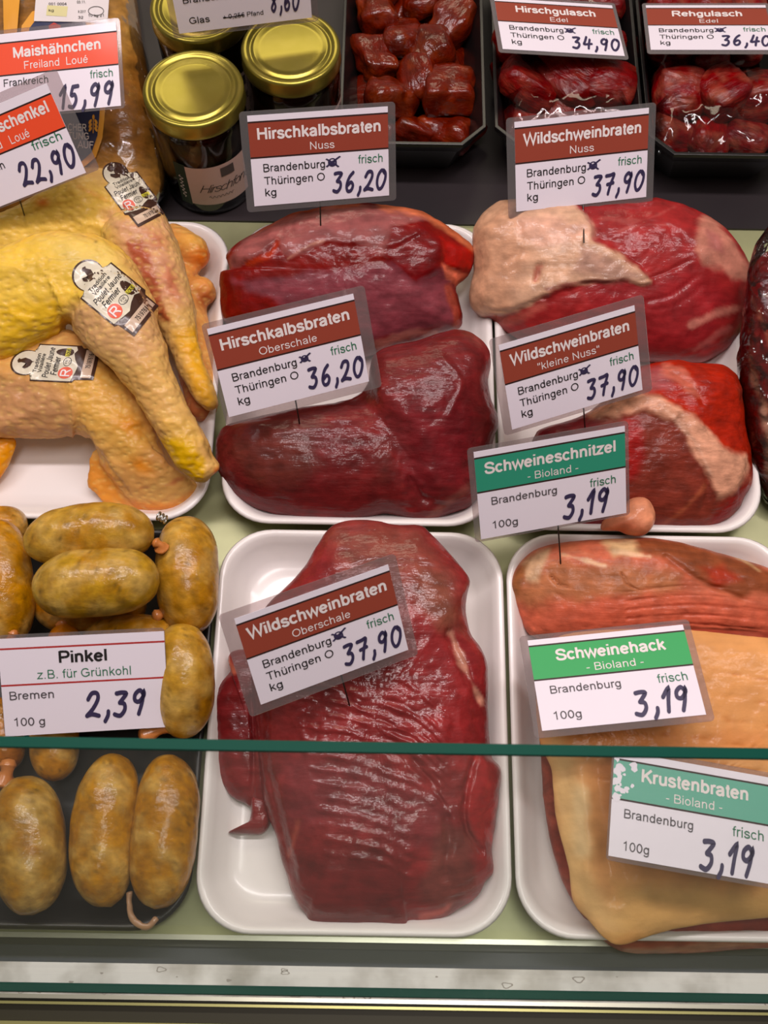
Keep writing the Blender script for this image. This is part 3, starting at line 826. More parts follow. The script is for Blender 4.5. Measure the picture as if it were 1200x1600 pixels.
par = bpy.data.objects['boar_roast.001']
fo = make('fat_lump', lump, lf, flesh('fat', 0.3, 0.4, (0, 60, 2), 0.2, 0.001, val=(.9, 1.08)), par, col=paint(lump, (222, 150, 120), [(('G', 975, 825, 18, 10, 0), (196, 104, 84), .8)]))
tag(fo, 'pale pink fat lump')
# boar top side: the large flat roast, body and flap
M_b3 = flesh('boar_topside', 0.26, 0.8, (-0.35, 42, 5), 0.8, 0.0026, sat=0.98, val=(.7, 1.05))
wo_o = [(517, 823), (543, 815), (577, 812), (612, 820), (655, 821), (673, 834), (692, 855), (712, 876), (733, 906), (730, 927), (728, 953), (735, 988), (751, 1014), (760, 1040), (762, 1090), (764, 1140), (768, 1182), (782, 1202), (780, 1242), (775, 1287), (768, 1323), (771, 1362), (757, 1381), (748, 1398), (728, 1414), (700, 1430), (667, 1440), (640, 1443), (634, 1460), (596, 1455), (545, 1453), (488, 1452), (476, 1428), (458, 1398), (449, 1370), (440, 1346), (432, 1310), (420, 1272), (412, 1240), (404, 1180), (396, 1100), (392, 1050), (400, 985), (418, 945), (440, 922), (460, 903), (480, 880), (494, 855)]
V1, F1 = solid(wo_o, (585, 1130), TF, 0.030, 0.03, p=3.0, nang=300, nr=100, jag=2.5, noise=(0.0013, 26), seed=51, tilt=9, feats=[
    (('L', [(480 + 4 * k, 1178 + 22 * k), (560 + 4 * k, 1190 + 22 * k), (640, 1222 + 21 * k)], 2.2, 9, 5), 0.0015) for k in range(-5, 8)] + [
    (('L', [(560 + 6 * k, 1110 + 16 * k), (640 + 4 * k, 1130 + 17 * k), (700, 1180 + 15 * k)], 1.6, 8, 5), 0.0014) for k in range(-4, 8)] + [
    (('L', [(640, 1180), (685, 1240), (700, 1290), (695, 1370)], 5, 16, 3), -0.003), (('L', [(745, 1175), (730, 1230), (728, 1290), (752, 1330)], 4, 9, 3), -0.004),
    (('L', [(700, 990), (722, 1040), (748, 1090)], 6, 10, 3), -0.003), (('G', 560, 1330, 70, 60, 0), 0.006), (('G', 640, 900, 60, 60, 0), 0.004), (('L', [(410, 1100), (412, 1180), (440, 1300), (455, 1370)], 6, 16, 3), -0.003)])
flap_o = [(356, 1030), (362, 1044), (340, 1074), (332, 1105), (332, 1150), (338, 1206), (360, 1242), (386, 1258), (410, 1268), (430, 1262), (440, 1240), (440, 1120), (425, 1050), (395, 1020), (368, 1016)]
V2, F2 = solid(flap_o, (398, 1150), TF, 0.012, 0.012, p=3.0, nang=140, nr=40, jag=2, noise=(0.0012, 40), seed=57, tilt=9, feats=[(('L', [(392, 1090), (396, 1180), (392, 1270)], 3, 8, 2), -0.003)])
V3, F3 = solid([(357, 1301), (372, 1292), (388, 1284), (392, 1270), (394, 1245), (412, 1240), (424, 1270), (420, 1292), (408, 1303), (384, 1303)], (406, 1276), TF, 0.007, 0.008, p=3.0, nang=90, nr=20, noise=(0.0006, 60), seed=58, tilt=9)
V, Fc = merge((V1, F1), (V2, F2), (V3, F3))
C = paint(V, (140, 30, 36), [
    (('P', [(500, 830), (560, 815), (650, 825), (690, 870), (720, 930), (715, 985), (660, 960), (600, 930), (540, 900)], 50, 12), (130, 62, 48), .75),
    (('P', [(650, 880), (700, 900), (712, 960), (690, 985), (655, 950)], 24, 8), (134, 76, 56), .6),
    (('L', [(705, 990), (725, 1040), (752, 1095)], 4, 7, 4), (206, 140, 116), .85),
    (('P', [(440, 1180), (560, 1180), (700, 1260), (700, 1340), (560, 1290), (450, 1290)], 50, 10), (130, 48, 56), .6),
    (('P', [(690, 1280), (740, 1300), (750, 1390), (700, 1425), (650, 1400), (670, 1330)], 30, 8), (124, 58, 52), .8),
    (('P', [(735, 1180), (782, 1200), (775, 1320), (745, 1310), (728, 1260)], 12, 5), (168, 26, 34), .8),
    (('P', [(460, 1330), (600, 1330), (660, 1400), (600, 1460), (480, 1450)], 50, 8), (104, 24, 28), .7),
    (('L', [(660, 1432), (690, 1426), (700, 1418)], 5, 8, 3), (190, 80, 70), .8),
    (('L', [(452, 1335), (462, 1300), (466, 1285)], 3, 6, 3), (178, 74, 60), .7),
    (('L', [(388, 1270), (400, 1190), (402, 1090)], 2, 5, 3), (176, 76, 72), .5),
    (('L', [(356, 1030), (366, 1050)], 4, 6, 2), (210, 110, 80), .8),
    (('P', [(330, 1080), (400, 1040), (420, 1180), (400, 1290), (340, 1220)], 20, 5), (126, 20, 30), .6),
], [((164, 38, 42), 24, .45), ((112, 44, 44), 18, .45)], 51)
o = make('boar_roast', V, Fc, M_b3, col=C); bvh('wober', V, Fc); tag(o, 'large flat red roast with wet wrinkles, alone in its white tray', 'meat')
# pork loin
M_p1 = flesh('pork_loin', 0.40, 0.25, (0.05, 60, 9), 0.5, 0.002, val=(.8, 1.08), sat=1.1)
lo_o = [(797, 912), (808, 885), (833, 861), (863, 850), (907, 845), (951, 842), (995, 841), (1024, 841), (1061, 848), (1108, 860), (1156, 873), (1200, 888), (1245, 912), (1270, 955), (1250, 1000), (1200, 1004), (1127, 1000), (1060, 1002), (960, 1010), (880, 1008), (828, 992), (814, 965), (803, 940)]
roast('pork_loin', 'long pinkish brown pork loin behind the rind roast', lo_o, (1010, 925), (192, 112, 92), [
    (('P', [(800, 930), (860, 880), (960, 880), (1060, 900), (1060, 930), (940, 940), (850, 960)], 30, 8), (178, 120, 88), .8),
    (('P', [(800, 950), (900, 935), (1060, 925), (1200, 950), (1210, 1000), (900, 1000), (820, 985)], 24, 8), (206, 110, 92), .75),
    (('P', [(985, 845), (1030, 838), (1120, 862), (1200, 890), (1250, 915), (1160, 935), (1090, 905), (1040, 872), (995, 862)], 14, 6), (130, 74, 52), .9),
    (('P', [(1090, 885), (1130, 880), (1160, 905), (1120, 915)], 16, 5), (166, 64, 56), .8),
    (('P', [(940, 842), (990, 840), (1000, 866), (960, 868)], 12, 5), (216, 182, 140), .9),
    (('L', [(880, 866), (915, 876), (945, 884)], 3, 6, 3), (222, 186, 152), .8),
    (('L', [(960, 862), (1015, 870)], 3, 5, 2), (226, 190, 158), .7),
    (('P', [(812, 880), (840, 862), (858, 858), (845, 890), (840, 910), (820, 910)], 10, 5), (208, 176, 142), .8),
    (('P', [(797, 915), (815, 885), (830, 870), (815, 915), (806, 938)], 10, 4), (140, 92, 60), .8),
    (('P', [(865, 850), (900, 848), (925, 870), (880, 866)], 12, 4), (184, 112, 88), .7),
    (('L', [(1130, 860), (1170, 880), (1186, 892)], 2, 4, 2), (206, 166, 124), .8),
], M_p1, var=[((176, 92, 74), 36, .4)], floor=TF, htop=0.026, hbot=0.035, p=2.4, jag=1.5, noise=(0.0012, 34), seed=61, feats=[
    (('L', [(862, 900), (875, 914), (888, 917)], 2, 4, 1), -0.004), (('L', [(972, 896), (980, 912), (992, 920)], 1.5, 4, 1), -0.0025), (('L', [(1040, 870), (1090, 905), (1160, 935)], 3, 8, 2), -0.002),
    (('L', [(870, 928), (882, 934)], 1.5, 4, 1), -0.002)] + [(('L', [(980, 925 + 14 * k), (1080, 915 + 15 * k), (1200, 925 + 15 * k)], 1.0, 5, 2), -0.0012) for k in range(5)])
# rind roast: meat slab with a scored rind on top
kr = empty('pork_rind_roast', at(1060, 1300, 0.006), 'block of raw pork topped with a smooth orange-tan rind', 'meat')
me_o = [(842, 1140), (836, 1060), (850, 1005), (900, 985), (1000, 985), (1150, 985), (1330, 1010), (1400, 1120), (1390, 1300), (1340, 1452), (1250, 1476), (1150, 1484), (1050, 1490), (975, 1488), (930, 1456), (890, 1400), (870, 1350), (853, 1280), (846, 1210)]
M_kr = flesh('belly_meat', 0.36, 0.3, (0, 60, 6), 0.5, 0.002)
V, Fc = solid(me_o, (1090, 1240), TF, 0.022, 0.03, p=4, nang=200, nr=40, jag=2, noise=(0.0010, 40), seed=71, tilt=7)
C = paint(V, (150, 66, 56), [(('L', [(980, 1488), (1100, 1480), (1250, 1466)], 5, 10, 4), (206, 150, 126), .8)], [((186, 104, 88), 40, .6)], 71)
o = make('meat', V, Fc, M_kr, kr, col=C)
ri_o = [(842, 1148), (838, 1080), (850, 1020), (880, 992), (960, 984), (1079, 985), (1200, 997), (1340, 1015), (1400, 1110), (1390, 1290), (1330, 1422), (1200, 1434), (1095, 1445), (1025, 1460), (972, 1477), (945, 1466), (920, 1438), (896, 1408), (888, 1354), (868, 1275), (862, 1205), (848, 1170)]
M_ri = flesh('rind', 0.42, 0.25, (0.1, 30, 5), 0.25, 0.002, (60, 0.1), val=(.9, 1.08), sat=1.06)
V, Fc = solid(ri_o, (1090, 1225), 0.012, 0.010, 0.016, zmin=0.040, p=4.5, nang=240, nr=70, jag=1.5, noise=(0.0010, 18), seed=75, tilt=6, q=0.6, feats=[
    (('L', [(900, 1050 + 33 * k), (1050, 1040 + 36 * k), (1200, 1062 + 36 * k), (1330, 1080 + 36 * k)], 0.8, 4, 2), -0.0010) for k in range(6)] + [
    (('L', [(905, 1200), (918, 1300), (915, 1370)], 8, 30, 4), 0.003), (('L', [(935, 1200), (945, 1300), (960, 1400)], 10, 26, 3), -0.0025)])
C = paint(V, (222, 158, 104), [
    (('L', [(875, 1170), (890, 1290), (905, 1380), (950, 1440)], 22, 40, 5), (224, 184, 130), .8),
    (('L', [(905, 1240), (910, 1330)], 12, 22, 4), (236, 206, 158), .7),
    (('P', [(960, 1380), (1200, 1395), (1330, 1400), (1330, 1440), (1030, 1460), (960, 1470)], 40, 8), (214, 172, 112), .7),
    (('P', [(930, 1190), (970, 1190), (990, 1320), (950, 1330)], 40, 8), (216, 138, 88), .6),
    (('P', [(880, 1140), (1200, 1140), (1200, 1180), (880, 1170)], 30, 8), (224, 142, 88), .5)] + [
    (('L', [(900, 1050 + 33 * k), (1050, 1040 + 36 * k), (1200, 1062 + 36 * k), (1330, 1080 + 36 * k)], 0.6, 3, 2), (190, 116, 66), .7) for k in range(6)],
    [((228, 168, 116), 20, .5)], 75)
o = make('rind', V, Fc, M_ri, kr, col=C); bvh('rind', V, Fc)

# meat in clear film at the far right
fp = empty('wrapped_meat', at(1240, 600, 0.004), 'dark red marbled meat wrapped in shiny clear film at the right edge', 'meat pack')
wp_o = [(1170, 440), (1164, 500), (1158, 560), (1160, 620), (1168, 690), (1186, 750), (1210, 790), (1260, 800), (1330, 740), (1340, 560), (1320, 420), (1260, 385), (1205, 390), (1182, 410)]
V, Fc = solid(wp_o, (1245, 590), 0.004, 0.024, 0.03, p=2.4, nang=120, nr=40, noise=(0.002, 30), seed=81)
C = paint(V, (112, 26, 30), [(('L', [(1172, 560), (1180, 600), (1198, 640)], 4, 8, 4), (206, 150, 120), .8), (('L', [(1190, 640), (1205, 690), (1200, 740)], 6, 10, 4), (210, 160, 136), .8),
    (('L', [(1175, 470), (1190, 500), (1205, 540)], 2, 6, 4), (190, 110, 90), .7), (('L', [(1165, 650), (1180, 690)], 3, 8, 4), (180, 104, 84), .7)], [((148, 40, 40), 40, .6)], 81)
make('meat', V, Fc, flesh('wrapped_red', 0.2, 0.8, (1.4, 50, 4), 0.6, 0.002), fp, col=C)
V, Fc = solid([(x + (x - 1245) * .03, y + (y - 590) * .03) for x, y in wp_o[:-2]] + [(1215, 345), (1180, 385)], (1245, 590), 0.002, 0.0275, 0.03, p=2.4, nang=160, nr=50, noise=(0.0026, 55), seed=83, jag=4)
make('film', V, Fc, film_mat('wrap_film', 0.5, 0.06, bump=(60, 0.8, 0.004)), fp)

# ------------------------------------------------------------------ chicken legs
M_sk = flesh('chicken_skin', 0.36, 0.25, (0.4, 240, 1.6), 0.85, 0.0018, (45, 0.12), skin=True, sss=0.12)
YEL, PNK, TAN = (222, 180, 92), (208, 160, 118), (206, 156, 92)


def leg(label, key, parts, feats, base, paints, var, noise, seed, voxel=0.0022):
    V, Fc, N = fuse(parts, voxel)
    V = relief(V, N, feats, noise, seed); V[:, 2] = np.maximum(V[:, 2], TF)
    C = paint(V, base, paints, var, seed)
    o = make('chicken_leg', V, Fc, M_sk, col=C); bvh(key, V, Fc)
    return tag(o, label, 'chicken leg', None)


# the leg with the pair of orange knobs, lowest of all
kn = [sweep(*px_path([(270, 372, .030, 24), (300, 392, .032, 27), (312, 402, .030, 20)])), sweep(*px_path([(300, 455, .028, 20), (318, 452, .030, 18), (322, 464, .026, 16)])),
      sweep(*px_path([(268, 380, .022, 28), (288, 460, .022, 30), (305, 560, .022, 30), (315, 640, .022, 24)]))]
leg('chicken leg lying lowest, its orange knobbly joint against the tray side', 'legD', kn, [(('L', [(296, 432), (330, 424)], 2, 6, 1), -0.003)], (214, 150, 92), [
    (('G', 320, 402, 16, 14, 0), (222, 112, 58), .8), (('G', 322, 468, 10, 12, 0), (150, 66, 44), .9), (('G', 300, 375, 20, 10, 0), (228, 176, 96), .7),
    (('P', [(262, 520), (300, 590), (330, 650), (310, 690), (270, 640)], 20, 5), (176, 96, 76), .7)], [((222, 172, 110), 30, .5)], [(0.0010, 50)], 91)
# flap of skin at the left edge
V, Fc = solid([(-60, 680), (0, 680), (24, 688), (18, 715), (4, 742), (-20, 765), (-60, 770)], (-20, 715), TF, 0.010, 0.01, nang=60, nr=20, noise=(0.001, 50), seed=93)
o = make('chicken_leg', V, Fc, M_sk, col=paint(V, (226, 148, 60), [], [((232, 170, 80), 40, .6)])); tag(o, 'tip of orange chicken skin on the white tray at the left edge', 'chicken leg')
# lower leg
lc = solid([(-70, 560), (0, 555), (40, 535), (80, 520), (108, 516), (150, 545), (200, 600), (225, 640), (250, 690), (278, 735), (302, 752), (310, 766), (292, 790), (255, 798), (215, 794), (192, 770), (180, 755), (160, 722), (142, 688), (120, 676), (100, 681), (60, 686), (0, 684), (-70, 690)], (140, 620), TF, 0.024, 0.03, zmin=0.010, p=2.2, nang=160, nr=40, noise=(0.0008, 40), seed=95)
fl = solid([(150, 700), (185, 720), (220, 760), (235, 796), (205, 801), (168, 790), (150, 774), (134, 760), (138, 735)], (172, 755), TF, 0.005, 0.006, zmin=0.008, nang=60, nr=16, noise=(0.0006, 60), seed=96)
leg('lowest front chicken leg bent down to the tray corner, its sticker lying sideways', 'legC', [lc, fl], [
    (('L', [(110, 600), (116, 640), (112, 676)], 3, 8, 3), 0.003), (('L', [(140, 686), (170, 730), (200, 770)], 3, 8, 2), -0.003), (('G', 190, 650, 50, 60, -30), 0.004)] + [
    (('L', [(185 + 8 * k, 640 + 22 * k), (215 + 9 * k, 650 + 20 * k), (240 + 8 * k, 690 + 16 * k)], 2, 8, 3), 0.0010) for k in range(-2, 5)],
    (208, 158, 100), [
    (('P', [(-60, 590), (80, 600), (112, 640), (110, 680), (-60, 690)], 40, 8), (190, 142, 106), .8),
    (('P', [(120, 560), (190, 590), (240, 690), (200, 720), (140, 670), (115, 610)], 40, 10), (216, 168, 88), .7),
    (('P', [(130, 700), (160, 720), (200, 790), (290, 790), (230, 810), (130, 800)], 20, 6), (222, 148, 76), .8),
    (('L', [(200, 790), (260, 796), (300, 778)], 8, 14, 4), (220, 142, 84), .7), (('G', 205, 665, 16, 10, 20), (220, 140, 60), .7),
    (('G', 222, 728, 14, 8, 20), (222, 136, 50), .7), (('L', [(220, 762), (260, 758), (285, 748)], 1.5, 6, 3), (196, 110, 84), .6)],
    [((222, 178, 112), 34, .5)], [(0.0008, 60), (0.0005, 160)], 97)
# rear leg
la_t = solid([(-70, 352), (-20, 340), (30, 318), (80, 290), (120, 264), (160, 262), (205, 275), (240, 310), (262, 345), (276, 380), (262, 440), (225, 470), (160, 440), (60, 430), (-70, 450)], (130, 350), TF, 0.026, 0.04, zmin=0.018, p=2.3, nang=140, nr=40, noise=(0.0008, 40), seed=101)
la_d = sweep(*px_path([(212, 370, .070, 56), (240, 425, .062, 50), (268, 480, .056, 36), (285, 530, .052, 25), (300, 575, .048, 21), (318, 612, .046, 19), (330, 632, .044, 14)]))
leg('rearmost chicken leg with bruised pink drumstick and sticker, behind the other legs', 'legA', [la_t, la_d], [
    (('L', [(40 + 24 * k, 345 - 4 * k), (60 + 24 * k, 365 - 4 * k), (70 + 24 * k, 390 - 4 * k)], 2, 8, 3), 0.0010) for k in range(6)],
    (214, 172, 108), [
    (('P', [(-60, 340), (100, 280), (190, 300), (200, 370), (100, 400), (-60, 420)], 40, 10), (226, 190, 96), .85),
    (('P', [(160, 330), (260, 350), (290, 470), (250, 480), (200, 410)], 40, 8), (206, 156, 128), .85),
    (('P', [(195, 378), (222, 372), (250, 440), (262, 500), (240, 490), (212, 430)], 12, 9), (158, 74, 52), .85),
    (('G', 245, 375, 14, 10, 30), (180, 100, 70), .6), (('G', 268, 440, 8, 24, -15), (176, 92, 68), .7),
    (('P', [(270, 520), (310, 510), (335, 620), (330, 650), (300, 610)], 24, 5), (220, 164, 60), .85),
    (('G', 66, 316, 8, 5, 0), (206, 96, 54), .8), (('L', [(120, 290), (180, 320), (200, 340)], 2, 6, 3), (220, 150, 90), .5), (('G', 100, 270, 60, 10, -20), (214, 168, 104), .6)],
    [((214, 178, 120), 34, .4)], [(0.0009, 60), (0.0005, 150)], 103)
# front leg on top
lb_t = solid([(-80, 395), (0, 384), (60, 364), (110, 361), (160, 371), (200, 398), (228, 440), (246, 490), (230, 540), (180, 545), (130, 530), (108, 505), (92, 528), (50, 550), (0, 571), (-80, 590)], (110, 460), 0.02, 0.030, 0.022, zmin=0.052, p=2.2, nang=150, nr=44, noise=(0.0008, 40), seed=111)
lb_d = sweep(*px_path([(165, 480, .092, 62), (192, 520, .092, 56), (216, 558, .088, 46), (240, 600, .082, 37), (260, 642, .074, 33), (280, 674, .068, 32), (302, 712, .060, 33), (318, 733, .056, 22)]))
kb = [sweep(*px_path([(322, 722, .058, 16), (334, 730, .056, 12)])), sweep(*px_path([(312, 742, .052, 14), (322, 746, .050, 10)]))]
leg('topmost chicken leg with a yellow thigh and drumstick pointing to the tray corner', 'legB', [lb_t, lb_d] + kb, [
    (('L', [(78 + 9 * k, 440 + 14 * k), (92 + 6 * k, 462 + 12 * k), (98 + 2 * k, 490 + 9 * k)], 2, 7, 3), 0.0013) for k in range(-2, 4)] + [
    (('L', [(20 + 8 * k, 490 + 8 * k), (50 + 8 * k, 500 + 8 * k), (90, 490 + 8 * k)], 1.6, 7, 3), 0.0012) for k in range(6)] + [
    (('L', [(118, 470), (108, 490), (106, 512)], 5, 10, 2), -0.004)],
    (214, 168, 106), [
    (('P', [(-80, 390), (60, 360), (160, 372), (190, 420), (120, 480), (100, 530), (0, 575), (-80, 590)], 34, 10), (228, 192, 92), .9),
    (('P', [(0, 480), (90, 470), (100, 530), (0, 575)], 30, 8), (226, 180, 60), .6),
    (('P', [(60, 372), (170, 385), (190, 430), (120, 420)], 40, 8), (222, 196, 122), .7),
    (('P', [(105, 480), (230, 470), (250, 540), (200, 570), (120, 530)], 30, 8), (204, 160, 118), .8),
    (('L', [(0, 384), (60, 364), (110, 361), (160, 371), (200, 398)], 5, 10, 4), (230, 186, 90), .7),
    (('P', [(243, 690), (290, 680), (316, 720), (318, 756), (285, 750)], 14, 6), (214, 168, 24), .95),
    (('P', [(250, 650), (296, 650), (318, 690), (290, 690), (260, 690)], 20, 6), (220, 176, 96), .7),
    (('G', 340, 738, 5, 6, 0), (206, 92, 50), .9), (('L', [(318, 690), (330, 715)], 2, 5, 2), (120, 96, 50), .5),
    (('L', [(160, 600), (200, 610), (220, 650)], 6, 14, 4), (222, 172, 84), .5)] + [(('G', x, y, 1.6, 1.6, 0), (90, 66, 40), .7) for x, y in ((78, 408), (150, 378), (40, 440), (126, 486), (108, 330), (104, 345))],
    [((220, 184, 118), 32, .4)], [(0.0009, 60), (0.0006, 150)], 113)

# ------------------------------------------------------------------ stickers on the legs (stuck to the skin, so parts of each leg)
M_stk = mat('sticker_cream', (214, 206, 184), 0.3, coat=0.3)
M_brn = mat('sticker_brown', (66, 42, 32), 0.3, coat=0.3)
M_tanp = mat('sticker_tan', (206, 180, 156), 0.25, coat=0.4)
M_red = mat('sticker_red', (224, 92, 64), 0.4)
M_ink = mat('ink_black', (34, 30, 30), 0.5)
M_yel = mat('sticker_yellow', (206, 196, 60), 0.4)
M_wht = mat('print_white', (232, 222, 220), 0.5)


def grid_fill(P, step):
    """triangulated filling of a 2-D outline, fine enough to bend"""
    bm = bmesh.new(); vs = [bm.verts.new((p[0], p[1], 0)) for p in P]
    f = bm.faces.new(vs); bmesh.ops.triangulate(bm, faces=[f])
    for _ in range(6):
        e = [e for e in bm.edges if e.calc_length() > step]
        if not e: break
        bmesh.ops.subdivide_edges(bm, edges=e, cuts=1); bmesh.ops.triangulate(bm, faces=[f for f in bm.faces if len(f.verts) > 3])
    bm.verts.index_update()
    V = [(v.co.x, v.co.y) for v in bm.verts]; Fc = [tuple(v.index for v in f.verts) for f in bm.faces]
    bm.free(); return np.array(V), Fc


def place_text(s, x0, x1, y, cap, w=0.14, slant=0.0):
    """text fitted to a width, y downwards"""
    V, Fc, wd = text(s, w, slant); V = V.copy()
    lo, hi = V[:, 0].min(), V[:, 0].max()
    V[:, 0] = x0 + (V[:, 0] - lo) / (hi - lo) * (x1 - x0); V[:, 1] = y - V[:, 1] * cap
    return V, Fc


def sticker(legobj, key, O, X, Y, label=None):
    O, X, Y = np.array(O, float), np.array(X, float), np.array(Y, float) / 0.94
    def put(name, v, f, m, eps, par): return make(name, drape(key, O + np.outer(np.asarray(v)[:, 0], X) + np.outer(np.asarray(v)[:, 1], Y), eps), f, m, par)
    arc = [(.48 + .34 * math.cos(math.radians(a)), -.19 - .34 * math.sin(math.radians(a))) for a in range(212, -33, -12)]
    arc = [(.48 - .34 * math.cos(math.radians(a)), -.19 - .34 * math.sin(math.radians(a))) for a in range(-32, 213, 12)]
    body = [(0, 0)] + arc + [(1, 0), (1, .94), (.93, 1.0), (.92, 1.38), (.1, 1.4), (.08, .98), (0, .94)]
    cx, cy = .5, .5
    dark = [(cx + (x - cx) * 1.07, cy + (y - cy) * 1.045) for x, y in body]
    st = put('label_sticker', *grid_fill(dark, .08), M_brn, .0007, legobj); tag(st, 'cream and brown poultry sticker')
    cream = [(0, 0)] + arc + [(1, 0), (1, .86), (.9, .9), (.8, .84), (.62, .9), (.45, 1.0), (.25, .97), (.12, .94), (0, .92)]
    put('cream_field', *grid_fill(cream, .08), M_stk, .0010, st)
    put('batch_strip', *grid_fill([(.12, 1.12), (.92, 1.1), (.92, 1.33), (.12, 1.36)], .08), M_tanp, .0010, st)
    rooster = [(.34, -.28), (.38, -.2), (.42, -.17), (.46, -.22), (.49, -.33), (.47, -.4), (.53, -.43), (.6, -.4), (.57, -.36), (.62, -.26), (.58, -.14), (.53, -.08), (.52, -.03), (.5, -.08), (.4, -.1), (.34, -.16), (.31, -.22)]
    put('rooster_mark', *grid_fill(rooster, .1), M_brn, .0013, st)
    txt = merge(place_text('Tradition', .22, .76, .08, .09, .16), place_text('Volaillère', .22, .76, .19, .09, .16), place_text('Poulet Jaune', .08, .95, .37, .14, .15, .25), place_text('Fermier', .16, .69, .56, .15, .17, .25))
    put('lettering', *txt, M_ink, .0013, st)
    put('batch_number', *place_text('75197616', .4, .82, 1.29, .11, .16), M_ink, .0013, st)
    put('red_seal', *grid_fill([(.24 + .17 * math.cos(a), .75 + .17 * math.sin(a)) for a in np.linspace(0, 6.28, 25)[:-1]], .08), M_red, .0012, st)
    put('seal_letter', *place_text('R', .14, .34, .86, .22, .16), M_wht, .0015, st)
    ring = [[], []]; ribbon([(.56 + .12 * math.cos(a), .73 + .09 * math.sin(a)) for a in np.linspace(0, 6.283, 25)], .014, False, ring[0], ring[1])
    put('oval_stamp', *merge((ring[0], ring[1]), place_text('FR', .5, .62, .74, .06, .14), place_text('CE', .51, .61, .80, .04, .14)), M_ink, .0012, st)
    put('badge', *grid_fill([(.74, .52), (.78, .44), (.83, .41), (.88, .44), (.92, .52), (.95, .7), (.9, .8), (.83, .83), (.76, .8), (.71, .7)], .08), M_brn, .0012, st)
    put('badge_band', *grid_fill([(.71, .64), (.95, .64), (.95, .74), (.71, .74)], .08), M_yel, .0014, st)
    put('badge_lettering', *place_text('LOUÉ', .73, .93, .73, .07, .2), M_ink, .0017, st)


LEGS = {o['label'][:9]: o for o in bpy.data.objects if o.name.startswith('chicken_leg')}
legA = [o for o in bpy.data.objects if o.get('label', '').startswith('rearmost')][0]
legB = [o for o in bpy.data.objects if o.get('label', '').startswith('topmost chicken')][0]
legC = [o for o in bpy.data.objects if o.get('label', '').startswith('lowest front')][0]
sticker(legA, 'legA', (165, 292), (48, -23), (31, 42))
sticker(legB, 'legB', (128, 465.5), (45.3, -53.2), (51.1, 41.7))
sticker(legC, 'legC', (48, 593), (15, -54), (63, 3))

# ------------------------------------------------------------------ sausages
M_sa = flesh('sausage', 0.26, 0.7, (0.3, 70, 1.5), 0.35, 0.0015, (120, 0.2), sss=0.1, hue=0.497, sat=1.08, val=(0.82, 1.1))
M_clip = mat('clip_metal', (190, 190, 185), 0.25, 1.0)
M_cas = mat('casing_end', (196, 120, 58), 0.3, coat=0.6, bump=(120, 0.5, 0.002))
SG = 'tan sausages heaped in the black tray'


def sausage(label, pts, knots=(), clip=None, base=(186, 142, 62), seed=1, loop=None):
    P, R = px_path(pts)
    P = np.array(P); t0, t1 = P[0] - P[1], P[-1] - P[-2]
    P[0] = P[0] + t0 / np.linalg.norm(t0) * R[0] * .72; P[-1] = P[-1] + t1 / np.linalg.norm(t1) * R[-1] * .72
    Q = resample(catmull(P, 12, False), 46, False); ss = np.abs(np.linspace(-1, 1, 46))
    V, Fc = tube(Q, max(R) * np.maximum(1 - ss ** 3.0, 0.0004) ** 0.5, 40)
    c = V.mean(0)
    nd = V - c; nd /= np.linalg.norm(nd, axis=1)[:, None]
    V = V + nd * (fbm(V, 45, seed, 3) * 0.0016)[:, None]
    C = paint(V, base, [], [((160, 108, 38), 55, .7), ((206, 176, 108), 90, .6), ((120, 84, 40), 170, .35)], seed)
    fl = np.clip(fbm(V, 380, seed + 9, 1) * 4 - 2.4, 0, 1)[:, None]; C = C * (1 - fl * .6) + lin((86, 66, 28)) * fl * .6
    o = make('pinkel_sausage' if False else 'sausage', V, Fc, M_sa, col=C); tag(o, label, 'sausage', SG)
    for kx, ky, kz, kr, dx, dy in knots:
        a = at(kx, ky, kz); b_ = at(kx + dx, ky + dy, kz - .004); r = kr * .5 / 1000
        v, f = sweep([a, (a + b_) / 2 + np.array([.001, 0, .001]), b_], [r * .8, r * .55, r * 1.1], 12, 5, 1, 3)
        v = v + (fbm(v, 400, seed, 2) * 0.0007)[:, None]
        tag(make('casing_end', v, f, M_cas, o), 'twisted orange casing end')
    if loop:
        q = [at(*p) for p in loop]; v, f = sweep(q, [.0022] * len(q), 12, 6)
        v = v + (fbm(v, 300, seed, 2) * 0.0008)[:, None]
        tag(make('casing_loop', v, f, mat('casing_thin', (170, 130, 96), 0.3, coat=.5), o), 'thin loop of empty casing')
    if clip:
        vs, fs = [], []
        for k in range(3):
            c0 = at(clip[0] + 5 * k, clip[1] + 3 * k, clip[2])
            ring = [c0 + 0.0028 * np.array([0.4 * math.cos(t), math.cos(t), math.sin(t)]) for t in np.linspace(0, 6.0, 12)]
            v, f = sweep(ring, [0.0007] * 12, 8, 2); b = len(vs); vs.extend(v.tolist()); fs.extend(tuple(b + i for i in q) for q in f)
        make('clip', vs, fs, M_clip, o)
    return o


